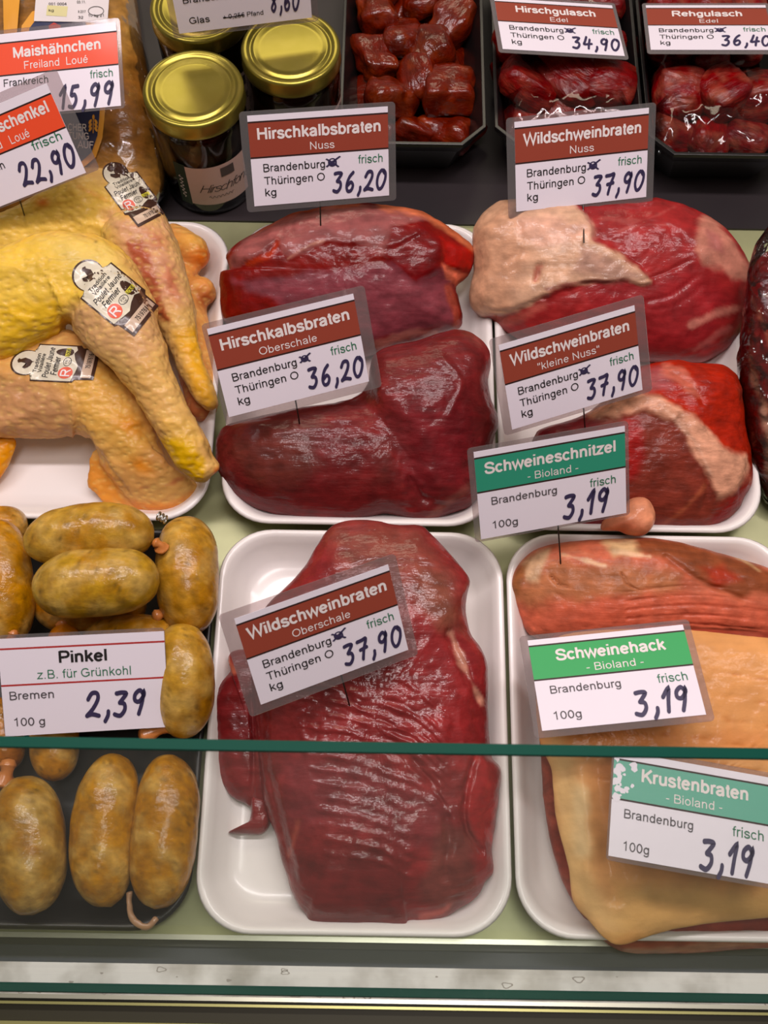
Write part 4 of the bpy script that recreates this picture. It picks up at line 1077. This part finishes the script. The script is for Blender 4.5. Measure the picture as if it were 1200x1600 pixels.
sausage('sausage lying deepest at the left, below the two crosswise ones', [(-40, 840, .035, 36), (0, 826, .035, 36), (22, 822, .035, 28)], seed=201, base=(190, 134, 58))
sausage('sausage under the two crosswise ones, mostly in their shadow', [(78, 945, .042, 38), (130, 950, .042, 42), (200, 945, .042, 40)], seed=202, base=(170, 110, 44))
sausage('upright sausage at the left edge of the pile above the white sign', [(-2, 838, .060, 38), (6, 890, .062, 43), (12, 950, .056, 42), (12, 985, .052, 36)], seed=203, knots=[(20, 990, .06, 12, -8, 14)], base=(184, 132, 52))
sausage('tall sausage at the right of the pile, its top beside the metal clip', [(291, 838, .060, 44), (293, 880, .062, 49), (294, 930, .058, 49), (296, 960, .052, 44)], seed=204)
sausage('sausage bending out from under the white sign, only its curved back showing', [(150, 1008, .042, 34), (205, 1000, .046, 40), (250, 1002, .048, 42)], seed=205, base=(192, 140, 60), knots=[(245, 962, .06, 12, 18, -8)])
sausage('upright sausage right of the white sign', [(284, 1006, .064, 44), (290, 1050, .064, 45), (290, 1096, .056, 42), (284, 1128, .048, 34)], seed=206, knots=[(262, 1135, .05, 14, -32, 12)], base=(188, 148, 68))
sausage('small orange sausage end poking up behind the white sign', [(98, 992, .048, 22), (104, 1020, .048, 30), (104, 1060, .04, 30)], seed=207, base=(206, 130, 56), knots=[(97, 976, .052, 12, -4, -10)])
sausage('rear one of the two sausages lying crosswise on top', [(66, 846, .090, 38), (100, 838, .092, 46), (150, 831, .092, 47), (196, 832, .090, 42), (216, 838, .088, 34)], seed=208, clip=(248, 806, .085), base=(190, 152, 70), knots=[(244, 848, .088, 10, 8, 8)])
sausage('front one of the two sausages lying crosswise on top', [(84, 922, .095, 42), (110, 915, .097, 53), (160, 909, .097, 54), (205, 907, .096, 50), (222, 908, .094, 40)], seed=209, base=(180, 144, 58))
sausage('blunt sausage half hidden behind the glass edge, above the pale-streaked one', [(82, 1110, .030, 36), (84, 1160, .030, 38), (84, 1196, .030, 34)], seed=210, base=(184, 128, 52))
sausage('sausage end at the left edge right below the glass edge', [(0, 1110, .026, 30), (8, 1160, .026, 30), (10, 1185, .026, 24)], seed=211, base=(176, 110, 48), knots=[(12, 1196, .04, 16, -6, 22)])
sausage('fat sausage behind the glass at the left edge, with a pale streak', [(40, 1245, .036, 44), (44, 1290, .038, 55), (48, 1350, .038, 56), (50, 1395, .036, 46)], seed=212, base=(164, 124, 52))
sausage('middle sausage of the front row behind the glass', [(180, 1204, .036, 36), (168, 1245, .038, 47), (160, 1310, .038, 51), (162, 1365, .037, 48), (168, 1392, .036, 34)], seed=213, base=(184, 132, 48))
sausage('sausage behind the glass against the white tray, a loop of casing at its foot', [(262, 1208, .036, 40), (262, 1250, .038, 50), (255, 1320, .038, 52), (250, 1368, .037, 48), (246, 1394, .036, 36)], seed=214, base=(178, 126, 46), loop=[(202, 1396, .034), (203, 1424, .032), (215, 1444, .030), (232, 1447, .030), (243, 1436, .030)])

# ------------------------------------------------------------------ packed whole chicken at the rear left
pc = empty('packed_chicken', at(90, 200, 0.003), 'whole yellow-brown chicken packed in a clear bag, behind the orange signs', 'packed chicken')
ck_o = [(-90, -80), (60, -120), (190, -90), (212, -10), (222, 60), (232, 120), (246, 180), (256, 240), (252, 300), (215, 330), (140, 330), (40, 345), (-90, 360)]
V, Fc = solid(ck_o, (90, 120), 0.003, 0.032, 0.05, tilt=20, p=2.4, nang=160, nr=50, noise=(0.0015, 24), seed=121)
C = paint(V, (160, 112, 62), [(('P', [(160, 100), (220, 90), (250, 220), (200, 300), (160, 220)], 60, 10), (150, 96, 50), .8), (('P', [(120, 240), (240, 250), (240, 320), (120, 320)], 40, 8), (206, 156, 92), .7)], [((196, 148, 84), 24, .6)], 121)
make('chicken', V, Fc, flesh('bagged_skin', 0.3, 0.5, (0.2, 60, 2), 0.3, 0.002), pc, col=C); bvh('bird', V, Fc)
V, Fc = solid([(x + (x - 90) * .03, y + (y - 120) * .015) for x, y in ck_o], (90, 120), 0.002, 0.036, 0.05, tilt=20, p=2.4, nang=200, nr=60, noise=(0.0018, 30), seed=123, jag=1)
M_bag = film_mat('bag_film', 0.22, 0.08, bump=(30, 0.3, 0.003))
make('bag', V, Fc, M_bag, pc); bvh('bag', V, Fc)
M_navy = mat('label_navy', (46, 52, 84), 0.35, coat=0.3); M_org = mat('label_orange', (226, 158, 54), 0.35, coat=0.3)


def on_bag(name, P2, m, eps, par, step=14):
    v, f = grid_fill(P2, step); return make(name, drape('bag', v, eps), f, m, par)


lab = [(60, 150), (166, 150), (163, 185), (160, 215), (150, 245), (130, 262), (100, 268), (60, 262)]
lo_ = on_bag('wrapper_label', lab, M_org, .002, pc); tag(lo_, 'navy label with an orange border')
on_bag('navy_field', [(60, 150), (157, 150), (155, 185), (152, 212), (143, 238), (126, 253), (100, 258), (60, 252)], M_navy, .0026, lo_)


def bag_text(s, x0, x1, y, cap, w, sk=0):
    v, f = place_text(s, x0, x1, y, cap, w); v[:, 1] += sk * (v[:, 0] - x0); return v, f


v, f = merge(bag_text('CHER', 106, 135, 204, 11, .16, .03), bag_text('TUNG', 106, 139, 217, 11, .16, .04), bag_text('AUF', 121, 146, 231, 11, .16, .04))
make('lettering', drape('bag', v, .0032), f, M_wht, lo_)
wv, wf = [], []
for k, (x, y, a) in enumerate([(141, 190, 60), (150, 190, 120), (141, 196, 60), (150, 196, 120), (141, 202, 60), (150, 202, 120), (146, 183, 90)]):
    b = len(wv); ca, sa = math.cos(math.radians(a)), -math.sin(math.radians(a))
    for t in range(10):
        q = 2 * math.pi * t / 10; ex, ey = 4.2 * math.cos(q), 2.0 * math.sin(q); wv.append((x + ex * ca - ey * sa, y + ex * sa + ey * ca, 0))
    wf.append(tuple(range(b, b + 10)))
ribbon([(146, 180), (145.5, 208)], 1.2, False, wv, wf)
make('wheat_mark', drape('bag', wv, .0032), wf, M_org, lo_)
rg = on_bag('round_label', [(30, 70), (34, 40), (50, 18), (90, 4), (130, 8), (150, 40), (150, 80), (60, 90)], M_org, .0015, pc)
on_bag('navy_field', [(42, 70), (46, 44), (58, 28), (92, 14), (124, 18), (138, 44), (138, 78), (60, 88)], M_navy, .0021, rg)
on_bag('red_patch', [(76, 40), (84, 35), (95, 40), (92, 54), (78, 54)], mat('label_red', (190, 54, 44), 0.4), .0027, rg)
st = on_bag('price_sticker', [(58, -30), (172, -26), (168, 35), (53, 33)], mat('sticker_white', (222, 214, 214), 0.45), .0034, pc); tag(st, 'white printed weight sticker')
v, f = merge(bag_text('001 0004', 76, 104, 8, 4, .14), bag_text('kg', 76, 84, 18, 4, .14), bag_text('03.11.', 120, 134, 5, 4, .14), bag_text('9 2017', 122, 134, 20, 4, .14), bag_text('10 kg 21', 138, 162, 26, 4, .14), bag_text('32', 122, 130, 29, 4, .14))
make('lettering', drape('bag', v, .0040), f, M_ink, st)
ring = [[], []]; ribbon([(150 + 12 * math.cos(a), 17 + 7 * math.sin(a)) for a in np.linspace(0, 6.283, 25)], .9, False, ring[0], ring[1])
make('oval_stamp', drape('bag', ring[0], .0040), ring[1], M_ink, st)
on_bag('yellow_strip', [(74, 8), (106, 10), (104, 26), (72, 24)], mat('strip_yellow', (214, 206, 150), 0.5), .0037, st)
on_bag('orange_tab', [(4, -40), (34, -40), (26, 58), (6, 60)], M_org, .0015, pc)

# ------------------------------------------------------------------ jars
M_glass = film_mat('jar_glass', 0.35, 0.03, (214, 206, 196))
M_fond = mat('fond', (58, 30, 14), 0.25, 0, coat=0.5)
M_lid = mat('lid_gold', (150, 138, 58), 0.30, 0.85, var=(60, (160, 146, 70), 0.6), bump=(300, 0.04, 0.0005))
M_paper = mat('jar_paper', (206, 176, 164), 0.55)
M_green = mat('jar_green', (32, 48, 36), 0.5)


def jar(label, x, y, rot, h=0.118, full=True):
    j = empty('glass_jar', (x, y, 0.003), label, 'jar', 'gold-lidded jars of dark stock')
    R = .0415; c = (x, y, 0.003)
    make('glass_body', *lathe([(R - .006, 0.0), (R - .001, .003), (R, .008), (R, h - .028), (R - .0005, h - .022), (R - .003, h - .014), (R - .003, h - .006)], c), M_glass, j)
    make('stock', *lathe([(R - .008, .004), (R - .0045, .008), (R - .0035, .012), (R - .0035, h - .030), (R - .008, h - .029)], c), M_fond, j)
    make('lid', *lathe([(R - .004, h - .017), (R + .0005, h - .017), (R + .0017, h - .015), (R + .0012, h - .012), (R + .0012, h - .003), (R + .0005, h - .0012), (R - .001, h - .0004), (R - .003, h), (R - .0045, h - .0006), (R - .006, h - .0022), (R - .0075, h - .0022), (R - .009, h - .0006), (R - .0105, h - .0004), (R - .013, h - .0018), (R - .016, h - .0016), (.005, h - .0014)], c, 96), M_lid, j)
    def wrap(P, rad): return [(x + rad * math.sin(rot + p[0] / R), y - rad * math.cos(rot + p[0] / R), 0.003 + p[1]) for p in P]
    def quad(x0, x1, z0, z1, n=24):
        P = [(x0 + (x1 - x0) * i / n, z) for i in range(n + 1) for z in (z0, z1)]
        return P, [(2 * i, 2 * i + 2, 2 * i + 3, 2 * i + 1) for i in range(n)]
    p, f = quad(-.023, .034, .017, .066); lb = make('paper_label', wrap(p, R + .0004), f, M_paper, j)
    p, f = quad(-.034, -.0231, .015, .068); make('green_strip', wrap(p, R + .0004), f, M_green, lb)
    p, f = quad(.008, .021, .051, .062, 8); make('grey_square', wrap(p, R + .0007), f, mat('jar_grey', (84, 72, 70), 0.5), lb)
    v, f, _ = text('Hirschfond', .07, .45, -.16); v = v * .0100; v[:, 0] += -.015; v[:, 1] += .034
    make('script_lettering', wrap(v, R + .0008), f, M_ink, lb)
    sv, sf = [], []
    ribbon([(-.006 + .0011 * k, .0275 + .0014 * math.sin(k * 1.9) * (1 if k % 5 else 2)) for k in range(22)], .0004, True, sv, sf)
    make('small_script', wrap(np.array(sv), R + .0008), sf, M_ink, lb)
    sv, sf = [], []
    ribbon([(-.029 + .0016 * math.sin(k * 2.1) * (1 if k % 4 else 1.7), .024 + .0016 * k) for k in range(19)], .0006, True, sv, sf)
    make('strip_script', wrap(np.array(sv), R + .0008), sf, M_wht, lb)
    return j


jar('gold-lidded jar of dark stock with its pink label showing, nearest the chicken legs', -.1662, .6775, 0.25)
jar('glass jar of dark stock with a gold lid, beside the black tub', -.0865, .7245, 0.9)
jar('glass jar of dark stock with a gold lid, rearmost and under the white price sign', -.1690, .7700, 0.5)

# ------------------------------------------------------------------ black tubs with meat pieces at the rear
M_tub = mat('tub_black', (22, 19, 20), 0.32, 0.0, coat=0.15)


def octo(x0, x1, y0, y1, ch, z):
    return [(x0 + ch, y0, z), (x1 - ch, y0, z), (x1, y0 + ch, z), (x1, y1 - ch, z), (x1 - ch, y1, z), (x0 + ch, y1, z), (x0, y1 - ch, z), (x0, y0 + ch, z)]


def tub(x0, x1, y0, y1, label, h=0.058):
    def R(i, z, c): return octo(x0 + i, x1 - i, y0 + i, y1 - i, c, z)
    V, Fc = loft([R(.020, .003, .012), R(.007, h - .016, .018), R(.006, h - .016, .018), R(.0, h - .004, .021), R(.0, h, .021), R(.003, h, .02), R(.008, h - .012, .018), R(.022, .007, .012)])
    o = make('meat_tub', V, Fc, M_tub, smooth=False); bevel(o, .0008)
    return tag(o, label, 'tub')


TA = (-.046, .0865, .676, .96); TB = (.0945, .2295, .676, .96); TC = (.2325, .372, .669, .96)
tub(*TA, 'black plastic tub of loose dark gravy-red meat pieces, beside the jars')
tub(*TB, 'black plastic tub of film-covered meat between two others')
tub(*TC, 'black plastic tub of film-covered meat at the right edge')


def chunk_mesh(name, seed, m, base, var, ang=1.0, rough=.22):
    bm = bmesh.new(); bmesh.ops.create_icosphere(bm, subdivisions=4, radius=1)
    V = np.array([v.co[:] for v in bm.verts]); Fc = [tuple(v.index for v in f.verts) for f in bm.faces]; bm.free()
    # cut-cube like: pull towards a rounded box, then lumps
    k = np.max(np.abs(V), axis=1)[:, None]; V = V * (0.55 + 0.45 / k * ang * 0.72)
    r = random.Random(seed); V = V * np.array([r.uniform(.9, 1.3), r.uniform(.75, 1.1), r.uniform(.6, .85)])
    V = V * (1 + rough * fbm(V, 0.9, seed, 2) + .05 * fbm(V, 3.0, seed + 3, 2))[:, None]
    me = bpy.data.meshes.new(name); me.from_pydata(V.tolist(), [], Fc); me.update()
    C = np.tile(lin(base), (len(V), 1))
    for c2, s, a in var: w = sstep(fbm(V, s, seed + 5, 3) * 1.5 + .3)[:, None] * a; C = C * (1 - w) + lin(c2) * w
    c4 = np.ones((len(V), 4), np.float32); c4[:, :3] = C
    me.attributes.new('Col', 'FLOAT_COLOR', 'POINT').data.foreach_set('color', c4.ravel())
    me.materials.append(m); me.polygons.foreach_set('use_smooth', [True] * len(me.polygons))
    return me


def fill(T, meshes, nx, ny, size, zbase, ztop, label, group, seed, y1=None):
    r = random.Random(seed); x0, x1, y0, yy1 = T; y1 = y1 or yy1
    x0 += .034; x1 -= .034; y0 += .054
    first = None; n = 0; objs = []; P = []
    for lay, z in enumerate((zbase, ztop)):
        for j in range(ny):
            for i in range(nx):
                me = meshes[n % len(meshes)]
                if first is None: first = bpy.data.objects.new('meat_piece', me); o = first
                else: o = first.copy(); o.data = me
                COL.objects.link(o)
                dx = .5 if (j + lay) % 2 else .2
                P.append((x0 + (x1 - x0) * min(1, (i + dx + r.uniform(-.15, .15)) / (nx - .3)), y0 + (y1 - y0) * (j + .5 * lay + r.uniform(-.15, .15)) / ny, z + r.uniform(-.004, .006)))
                objs.append(o)
                o.rotation_euler = (r.uniform(-.5, .5), r.uniform(-.5, .5), r.uniform(0, 6.3))
                s = size * r.uniform(.8, 1.15); o.scale = (s, s, s)
                tag(o, label, 'meat piece', group); n += 1
    P = np.array(P); hi = zbase + (ztop - zbase) * 1.6
    for _ in range(300):                     # let the pieces push each other apart
        D = P[:, None] - P[None]; L = np.linalg.norm(D, axis=2) + np.eye(len(P)); k = np.clip(size * 1.32 - L, 0, None) / L; np.fill_diagonal(k, 0)
        P += (D * k[:, :, None] * 0.25).sum(1)
        P = np.clip(P, (x0 - .004, y0 - .003, zbase - .004), (x1 + .004, y1 + .04, hi))
    for o, p in zip(objs, P): o.location = p


M_ch = flesh('gravy_meat', 0.18, 1.0, (0, 2, 2), 0.15, 0.05, (3, 0.3), fine=12, val=(.8, 1.05))
M_ch2 = flesh('goulash_meat', 0.26, 0.6, (0, 3, 3), 0.2, 0.05, (4, 0.25), fine=30, val=(.75, 1.0))
fill(TA, [chunk_mesh('piece', 300 + k, M_ch, (104, 28, 20), [((58, 14, 12), 1.4, .7), ((150, 70, 44), 2.4, .3)], .9, .5) for k in range(8)], 3, 5, .0275, .024, .036,
     'dark brownish red meat piece lying in the black tub beside the jars', 'dark meat pieces in the tub beside the jars', 5, .93)
fill(TB, [chunk_mesh('piece', 320 + k, M_ch2, (120, 26, 30), [((92, 18, 26), 1.6, .6), ((176, 92, 76), 3, .3)]) for k in range(5)], 3, 4, .0280, .028, .044,
     'red goulash piece under film in the middle black tub', 'goulash pieces in the middle tub', 7, .93)
fill(TC, [chunk_mesh('piece', 340 + k, M_ch2, (128, 28, 34), [((98, 18, 28), 1.6, .6), ((190, 120, 96), 3, .35)]) for k in range(5)], 3, 4, .0280, .027, .042,
     'red goulash piece under film in the right-hand black tub', 'goulash pieces in the right-hand tub', 9, .93)


def film_sheet(T, z, label, seed, amp=.006, nx=70, ny=110, gloss=.4, bump=(28, 0.5, 0.004)):
    x0, x1, y0, y1 = T; x0 += .010; x1 -= .010; y0 += .010
    P = []
    for j in range(ny + 1):
        for i in range(nx + 1):
            u, v = i / nx, j / ny; e = min(1, min(u, 1 - u) * 7, v * 7)
            P.append((x0 + (x1 - x0) * u, y0 + (y1 - y0) * v, z - .022 * (1 - e) ** 2))
    P = np.array(P); Q = P * np.array([1, .7, 0])
    rid = 1 - np.abs(fbm(Q + np.array([seed, 0, 0]), 26, seed, 2)) * 3
    P[:, 2] += amp * .5 * np.clip(rid, -1, 1) + amp * fbm(Q, 40, seed + 4, 3)
    Fc = [(j * (nx + 1) + i, j * (nx + 1) + i + 1, (j + 1) * (nx + 1) + i + 1, (j + 1) * (nx + 1) + i) for j in range(ny) for i in range(nx)]
    o = make('cling_film', P, Fc, film_mat('cling_%d' % seed, gloss, 0.06, bump=bump))
    return tag(o, label, 'film')


film_sheet(TB, .067, 'wrinkled clear film over the meat in the middle black tub', 3)
film_sheet(TC, .061, 'wrinkled clear film over the meat in the right-hand black tub', 6, .008)

# ------------------------------------------------------------------ price signs
CW, CH = .112, .112 / 1.58
POSE = {
    'hnuss': ((-0.0556, 0.5976, 0.1309), (0.9719, 0.0999, 0.1991)),
    'hober': ((-0.0724, 0.4220, 0.1159), (0.8718, 0.0435, 0.3256)),
    'wnuss': ((0.1575, 0.6093, 0.1180), (0.8677, 0.0351, 0.1840)),
    'wklein': ((0.1445, 0.4279, 0.0943), (0.8629, 0.0124, 0.3473)),
    'schnitzel': ((0.1224, 0.3253, 0.1042), (0.8535, 0.0100, 0.2110)),
    'wober': ((-0.0402, 0.2102, 0.0972), (0.8082, 0.0721, 0.3986)),
    'hack': ((0.1637, 0.1884, 0.0797), (-0.2406, -0.0832, 0.0991)),
    'pinkel': ((-0.2066, 0.1764, 0.0827), (0.5964, 0.0995, 0.0959)),
    'krusten': ((0.2113, 0.0941, 0.0766), (-0.0758, 0.0709, -0.1454)),
    'hgul': ((0.1515, 0.7866, 0.0878), (-0.1226, 0.1115, 0.0599)),
    'rgul': ((0.2967, 0.8127, 0.0654), (-0.1904, -0.0607, -0.0431)),
    'mais': ((-0.2914, 0.7163, 0.0978), (0.4625, -0.1551, -0.0086)),
    'schenkel': ((-0.3062, 0.5979, 0.1303), (0.7880, -0.3995, 0.1092)),
    'glas': ((-0.1229, 0.7299, 0.1765), (1.4427, 0.0085, 0.1923)),
}
M_card = mat('card_paper', (234, 226, 236), 0.40, coat=0.25)
M_slv = film_mat('sleeve', 0.22, 0.10, (226, 218, 218), milk=0.085)
M_pin = mat('pin_steel', (70, 66, 62), 0.3, 0.9)
M_pen = mat('pen_ink', (54, 46, 80), 0.45)
M_fr = mat('ink_green', (38, 110, 78), 0.5)
M_gry = mat('ink_grey', (78, 72, 76), 0.5)
M_blk = mat('ink_sign', (30, 26, 28), 0.5)
M_line = mat('ink_line', (48, 24, 22), 0.5)
M_rl = mat('ink_red_line', (176, 44, 44), 0.5)
HEAD = {'brown': (148, 62, 44), 'teal': (40, 146, 116), 'green': (52, 166, 92), 'faded': (98, 172, 150), 'orange': (236, 78, 40)}


def card(key, label, title, sub, head, lines, price, sleeve, pin=None, scale=1.0, title_x=(.06, .945), sub_x=(.3, .7), price_box=(.575, .985, .69, .91), tick=None,
         fresh=(.775, .955, .605), frame_=(.075, .455), tb=(.262, .125), sb=(.41, .085), extra=None, title_m=None, sub_m=None, pinpx=None, strike=None, worn=False):
    loc, rot = POSE[key]
    loc = CAM + (np.array(loc) - CAM) * scale
    W, H = CW * scale, CH * scale
    t = empty('price_sign', loc, label, 'price sign', None, rot)
    bpy.context.view_layer.update()
    Mw = parent_world(t); MN = np.array(Mw)
    def loc3(v, z):
        v = np.asarray(v, float); L = np.stack([(v[:, 0] - .5) * W, (.5 - v[:, 1]) * H, (z + v[:, 2]) if v.shape[1] > 2 else np.full(len(v), z)], 1)
        return L @ MN[:3, :3].T + MN[:3, 3]
    def flat(name, v, f, m, z): return make(name, loc3(v, z), f, m, t, smooth=False)
    def rect(x0, x1, y0, y1): return [(x0, y0), (x1, y0), (x1, y1), (x0, y1)], [(3, 2, 1, 0)]
    l, r, tp, bt = sleeve
    V, Fc = loft([[(p[0], p[1], zz) for p in rrect(-.5 * W - l * W, .5 * W + r * W, -.5 * H - bt * H, .5 * H + tp * H, .003, 0, 4)] for zz in (-.0009, -.0004)])
    V = np.array(V) @ MN[:3, :3].T + MN[:3, 3]
    make('clear_sleeve', V, Fc, M_slv, t, smooth=False)
    V, Fc = box((-.5 * W, -.5 * H, -.00035), (.5 * W, .5 * H, 0)); V = np.array(V) @ MN[:3, :3].T + MN[:3, 3]
    make('paper', V, Fc, M_card, t, smooth=False)
    if head:
        flat('header_band', *rect(0, 1, frame_[0], frame_[1]), mat('header_' + head, HEAD[head], 0.45, coat=0.2), .00008)
        flat('header_lines', *merge(rect(0, 1, frame_[0] - .012, frame_[0] + .006), rect(0, 1, frame_[1] - .006, frame_[1] + .012)), M_line, .00012)
    elif frame_:
        flat('header_lines', *merge(rect(0, 1, frame_[0] - .01, frame_[0] + .008), rect(0, 1, frame_[1] - .008, frame_[1] + .01)), M_rl, .0001)
    if title: flat('title_lettering', *place_text(title, *title_x, tb[0], tb[1], .2), title_m or M_wht, .00018)
    if sub: flat('subtitle_lettering', *place_text(sub, *sub_x, sb[0], sb[1], .11), sub_m or M_wht, .00018)
    g = [place_text(s, a, b, y, c, .13) for s, a, b, y, c in lines]
    if g: flat('origin_lettering', *merge(*g), extra or M_blk, .00018)
    if fresh: flat('fresh_lettering', *place_text('frisch', fresh[0], fresh[1], fresh[2], .095, .12), M_fr, .00018)
    if price:
        v, f, _ = handwriting(price); lo, hi = v.min(0), v.max(0); x0, x1, y0, y1 = price_box
        v = v.copy(); v[:, 0] = x0 + (v[:, 0] - lo[0]) / (hi[0] - lo[0]) * (x1 - x0); v[:, 1] = y1 - v[:, 1] * (y1 - y0)
        flat('price_handwriting', v, f, M_pen, .00022)
    if tick:
        tx, ty, s = tick; vs, fs = [], []
        ring_ = [(tx + .6 * s * math.cos(a), ty + .95 * s * math.sin(a)) for a in np.linspace(0, 6.283, 17)]
        ribbon(ring_, .012, False, vs, fs)
        ribbon([(tx - s, ty + s), (tx, ty - .1 * s), (tx + 1.3 * s, ty - 1.4 * s)], .016, True, vs, fs)
        ribbon([(tx - s, ty - s), (tx, ty), (tx + s, ty + 1.2 * s)], .014, True, vs, fs)
        ribbon([(tx - .6 * s, ty + .2 * s), (tx + .5 * s, ty - .5 * s), (tx - .2 * s, ty + .6 * s), (tx + .7 * s, ty + .3 * s)], .016, True, vs, fs)
        flat('tick_mark', vs, fs, M_pen, .00022)
    if worn:
        rw = random.Random(8); blobs = []
        for k in range(26):
            cx, cy = abs(rw.gauss(0, .05)), rw.uniform(.02, .44); q = rw.uniform(.008, .03); n = 9
            pts = [(max(0.0, cx + q * rw.uniform(.5, 1.3) * math.cos(-6.283 * i / n)), cy + 1.5 * q * rw.uniform(.5, 1.3) * math.sin(-6.283 * i / n), 2e-6 * k) for i in range(n)]
            blobs.append((pts, [tuple(range(n))]))
        flat('worn_patch', *merge(*blobs), M_card, .00014)
    if strike:
        vs, fs = [], []; ribbon(strike, .012, False, vs, fs); flat('strike_line', vs, fs, M_blk, .00022)
    if pinpx:
        (ax, ay), (bx, by), keys = pinpx
        nrm = MN[:3, 2]; d = ray(ax, ay); c0 = MN[:3, 3] - nrm * .0012
        A = CAM + d * (((c0 - CAM) @ nrm) / (d @ nrm))
        B = drape(keys, [(bx, by)], 0.0)[0]
        up = (A - B) / np.linalg.norm(A - B)
        make('pin', *sweep([A + MN[:3, 1] * .012, A, B, B - up * .012], [.0006] * 4, 8, 1), M_pin, t)
    return t


WL = [('Brandenburg', .085, .53, .62, .088), ('Thüringen O', .085, .525, .765, .088), ('kg', .085, .165, .895, .088)]
G2 = [('Brandenburg', .09, .53, .62, .085), ('100g', .085, .255, .90, .085)]
card('hnuss', 'brown-headed sign "Hirschkalbsbraten Nuss" 36,20 standing before the jars', 'Hirschkalbsbraten', 'Nuss', 'brown', WL, '36,20', (.055, .055, .045, .065), sub_x=(.43, .605), tick=(.585, .57, .045), pinpx=((500, 315), (501, 352), 'venison_roast'))
card('hober', 'brown-headed sign "Hirschkalbsbraten Oberschale" 36,20 stuck in the two-lobed roast', 'Hirschkalbsbraten', 'Oberschale', 'brown', WL, '36,20', (.03, .085, .06, .10), sub_x=(.3, .7), tick=(.59, .565, .035), pinpx=((463, 632), (468, 662), BV and [k for k in BV if k.startswith('venison_roast')]))
card('wnuss', 'brown-headed sign "Wildschweinbraten Nuss" 37,90 stuck in the fat-capped roast', 'Wildschweinbraten', 'Nuss', 'brown', WL, '37,90', (.06, .055, .05, .075), sub_x=(.41, .59), tick=(.585, .57, .042), pinpx=((911, 318), (912, 361), 'boar_roast'))
card('wklein', 'brown-headed sign "Wildschweinbraten kleine Nuss" 37,90 stuck between the two boar roasts', 'Wildschweinbraten', '"kleine Nuss"', 'brown', WL, '37,90', (.06, .075, .09, .05), scale=.965, sub_x=(.25, .71), tick=(.58, .57, .038), pinpx=((912, 640), (914, 668), [k for k in BV if k.startswith('boar_roast')]))
card('wober', 'brown-headed sign "Wildschweinbraten Oberschale" 37,90 in the large flat roast', 'Wildschweinbraten', 'Oberschale', 'brown', WL, '37,90', (.085, .06, .09, .10), scale=.965, sub_x=(.31, .69), tick=(.585, .56, .042), pinpx=((535, 1062), (546, 1102), 'wober'), title_x=(.045, .955))
card('schnitzel', 'teal-headed sign "Schweineschnitzel - Bioland" 3,19 over the pork loin', 'Schweineschnitzel', '- Bioland -', 'teal', G2, '3,19', (.04, .025, .05, .03), title_x=(.06, .935), sub_x=(.34, .68), price_box=(.56, .885, .67, .93), extra=M_gry, pinpx=((872, 822), (876, 880), 'pork_loin'), fresh=(.755, .93, .62))
card('hack', 'green-headed sign "Schweinehack - Bioland" 3,19 lying on the rind roast', 'Schweinehack', '- Bioland -', 'green', G2, '3,19', (.05, .045, .06, .07), scale=.975, title_x=(.16, .86), sub_x=(.34, .70), price_box=(.575, .925, .69, .94), extra=M_gry, fresh=(.76, .945, .62))
card('krusten', 'faded teal sign "Krustenbraten - Bioland" 3,19 behind the front glass', 'Krustenbraten', '- Bioland -', 'faded', [('Brandenburg', .08, .50, .63, .085), ('100g', .085, .24, .93, .085)], '3,19', (.012, .02, .05, .04), scale=.985, worn=True, title_x=(.175, .835), sub_x=(.33, .675), price_box=(.54, .875, .70, .97), extra=M_gry, fresh=(.74, .93, .62), frame_=(.085, .46))
card('pinkel', 'white sign with red lines reading "Pinkel" 2,39 leaning on the sausages', 'Pinkel', 'z.B. für Grünkohl', None, [('Bremen', .045, .31, .625, .085), ('100 g', .06, .245, .90, .085)], '2,39', (.004, .004, .035, .004), title_x=(.355, .645), sub_x=(.215, .785), price_box=(.49, .87, .60, .85), fresh=None, title_m=M_blk, sub_m=M_fr, frame_=(.105, .475), tb=(.27, .12), sb=(.425, .09), extra=M_gry)
card('hgul', 'brown-headed sign "Hirschgulasch Edel" 34,90 on the middle black tub', 'Hirschgulasch', 'Edel', 'brown', WL, '34,90', (.035, .03, .06, .06), title_x=(.165, .835), sub_x=(.44, .585), tick=(.585, .57, .042))
card('rgul', 'brown-headed sign "Rehgulasch Edel" 36,40 on the right-hand black tub', 'Rehgulasch', 'Edel', 'brown', WL, '36,40', (.03, .03, .06, .08), title_x=(.21, .79), sub_x=(.43, .58), tick=(.585, .57, .042), scale=.972)
card('mais', 'orange-headed sign "Maishähnchen Freiland Loué" 15,99 on the packed chicken', 'Maishähnchen', 'Freiland  Loué', 'orange', [('Frankreich', .05, .42, .64, .09)], '15,99', (.02, .03, .05, .03), title_x=(.145, .865), sub_x=(.23, .755), price_box=(.50, .955, .70, .96), scale=.95, fresh=(.765, .95, .64), frame_=(.115, .50), tb=(.30, .125), sb=(.45, .095))
card('schenkel', 'tilted orange-headed sign ending in "chenkel", 22,90, on the chicken legs', 'Hähnchenschenkel', 'Freiland   Loué', 'orange', [('Frankreich', .05, .42, .64, .09)], '22,90', (.04, .11, .10, .02), title_x=(.0, .935), sub_x=(.2, .715), price_box=(.49, .985, .66, .90), fresh=(.69, .94, .585), frame_=(.115, .48), tb=(.275, .125), sb=(.435, .095), pinpx=((31, 312), (38, 336), ['legA', 'bird']))
card('glas', 'white sign with "Glas" 8,60 standing on the gold lids of the jars', None, None, 'brown', [('Brandenburg', .07, .50, .62, .085), ('Glas', .09, .24, .89, .085), ('+ 0,25€ Pfand', .34, .64, .88, .06)], '8,60', (.045, .05, .05, .06), price_box=(.70, .92, .62, .86), fresh=(.78, .95, .5), strike=[(.34, .865), (.50, .855)])
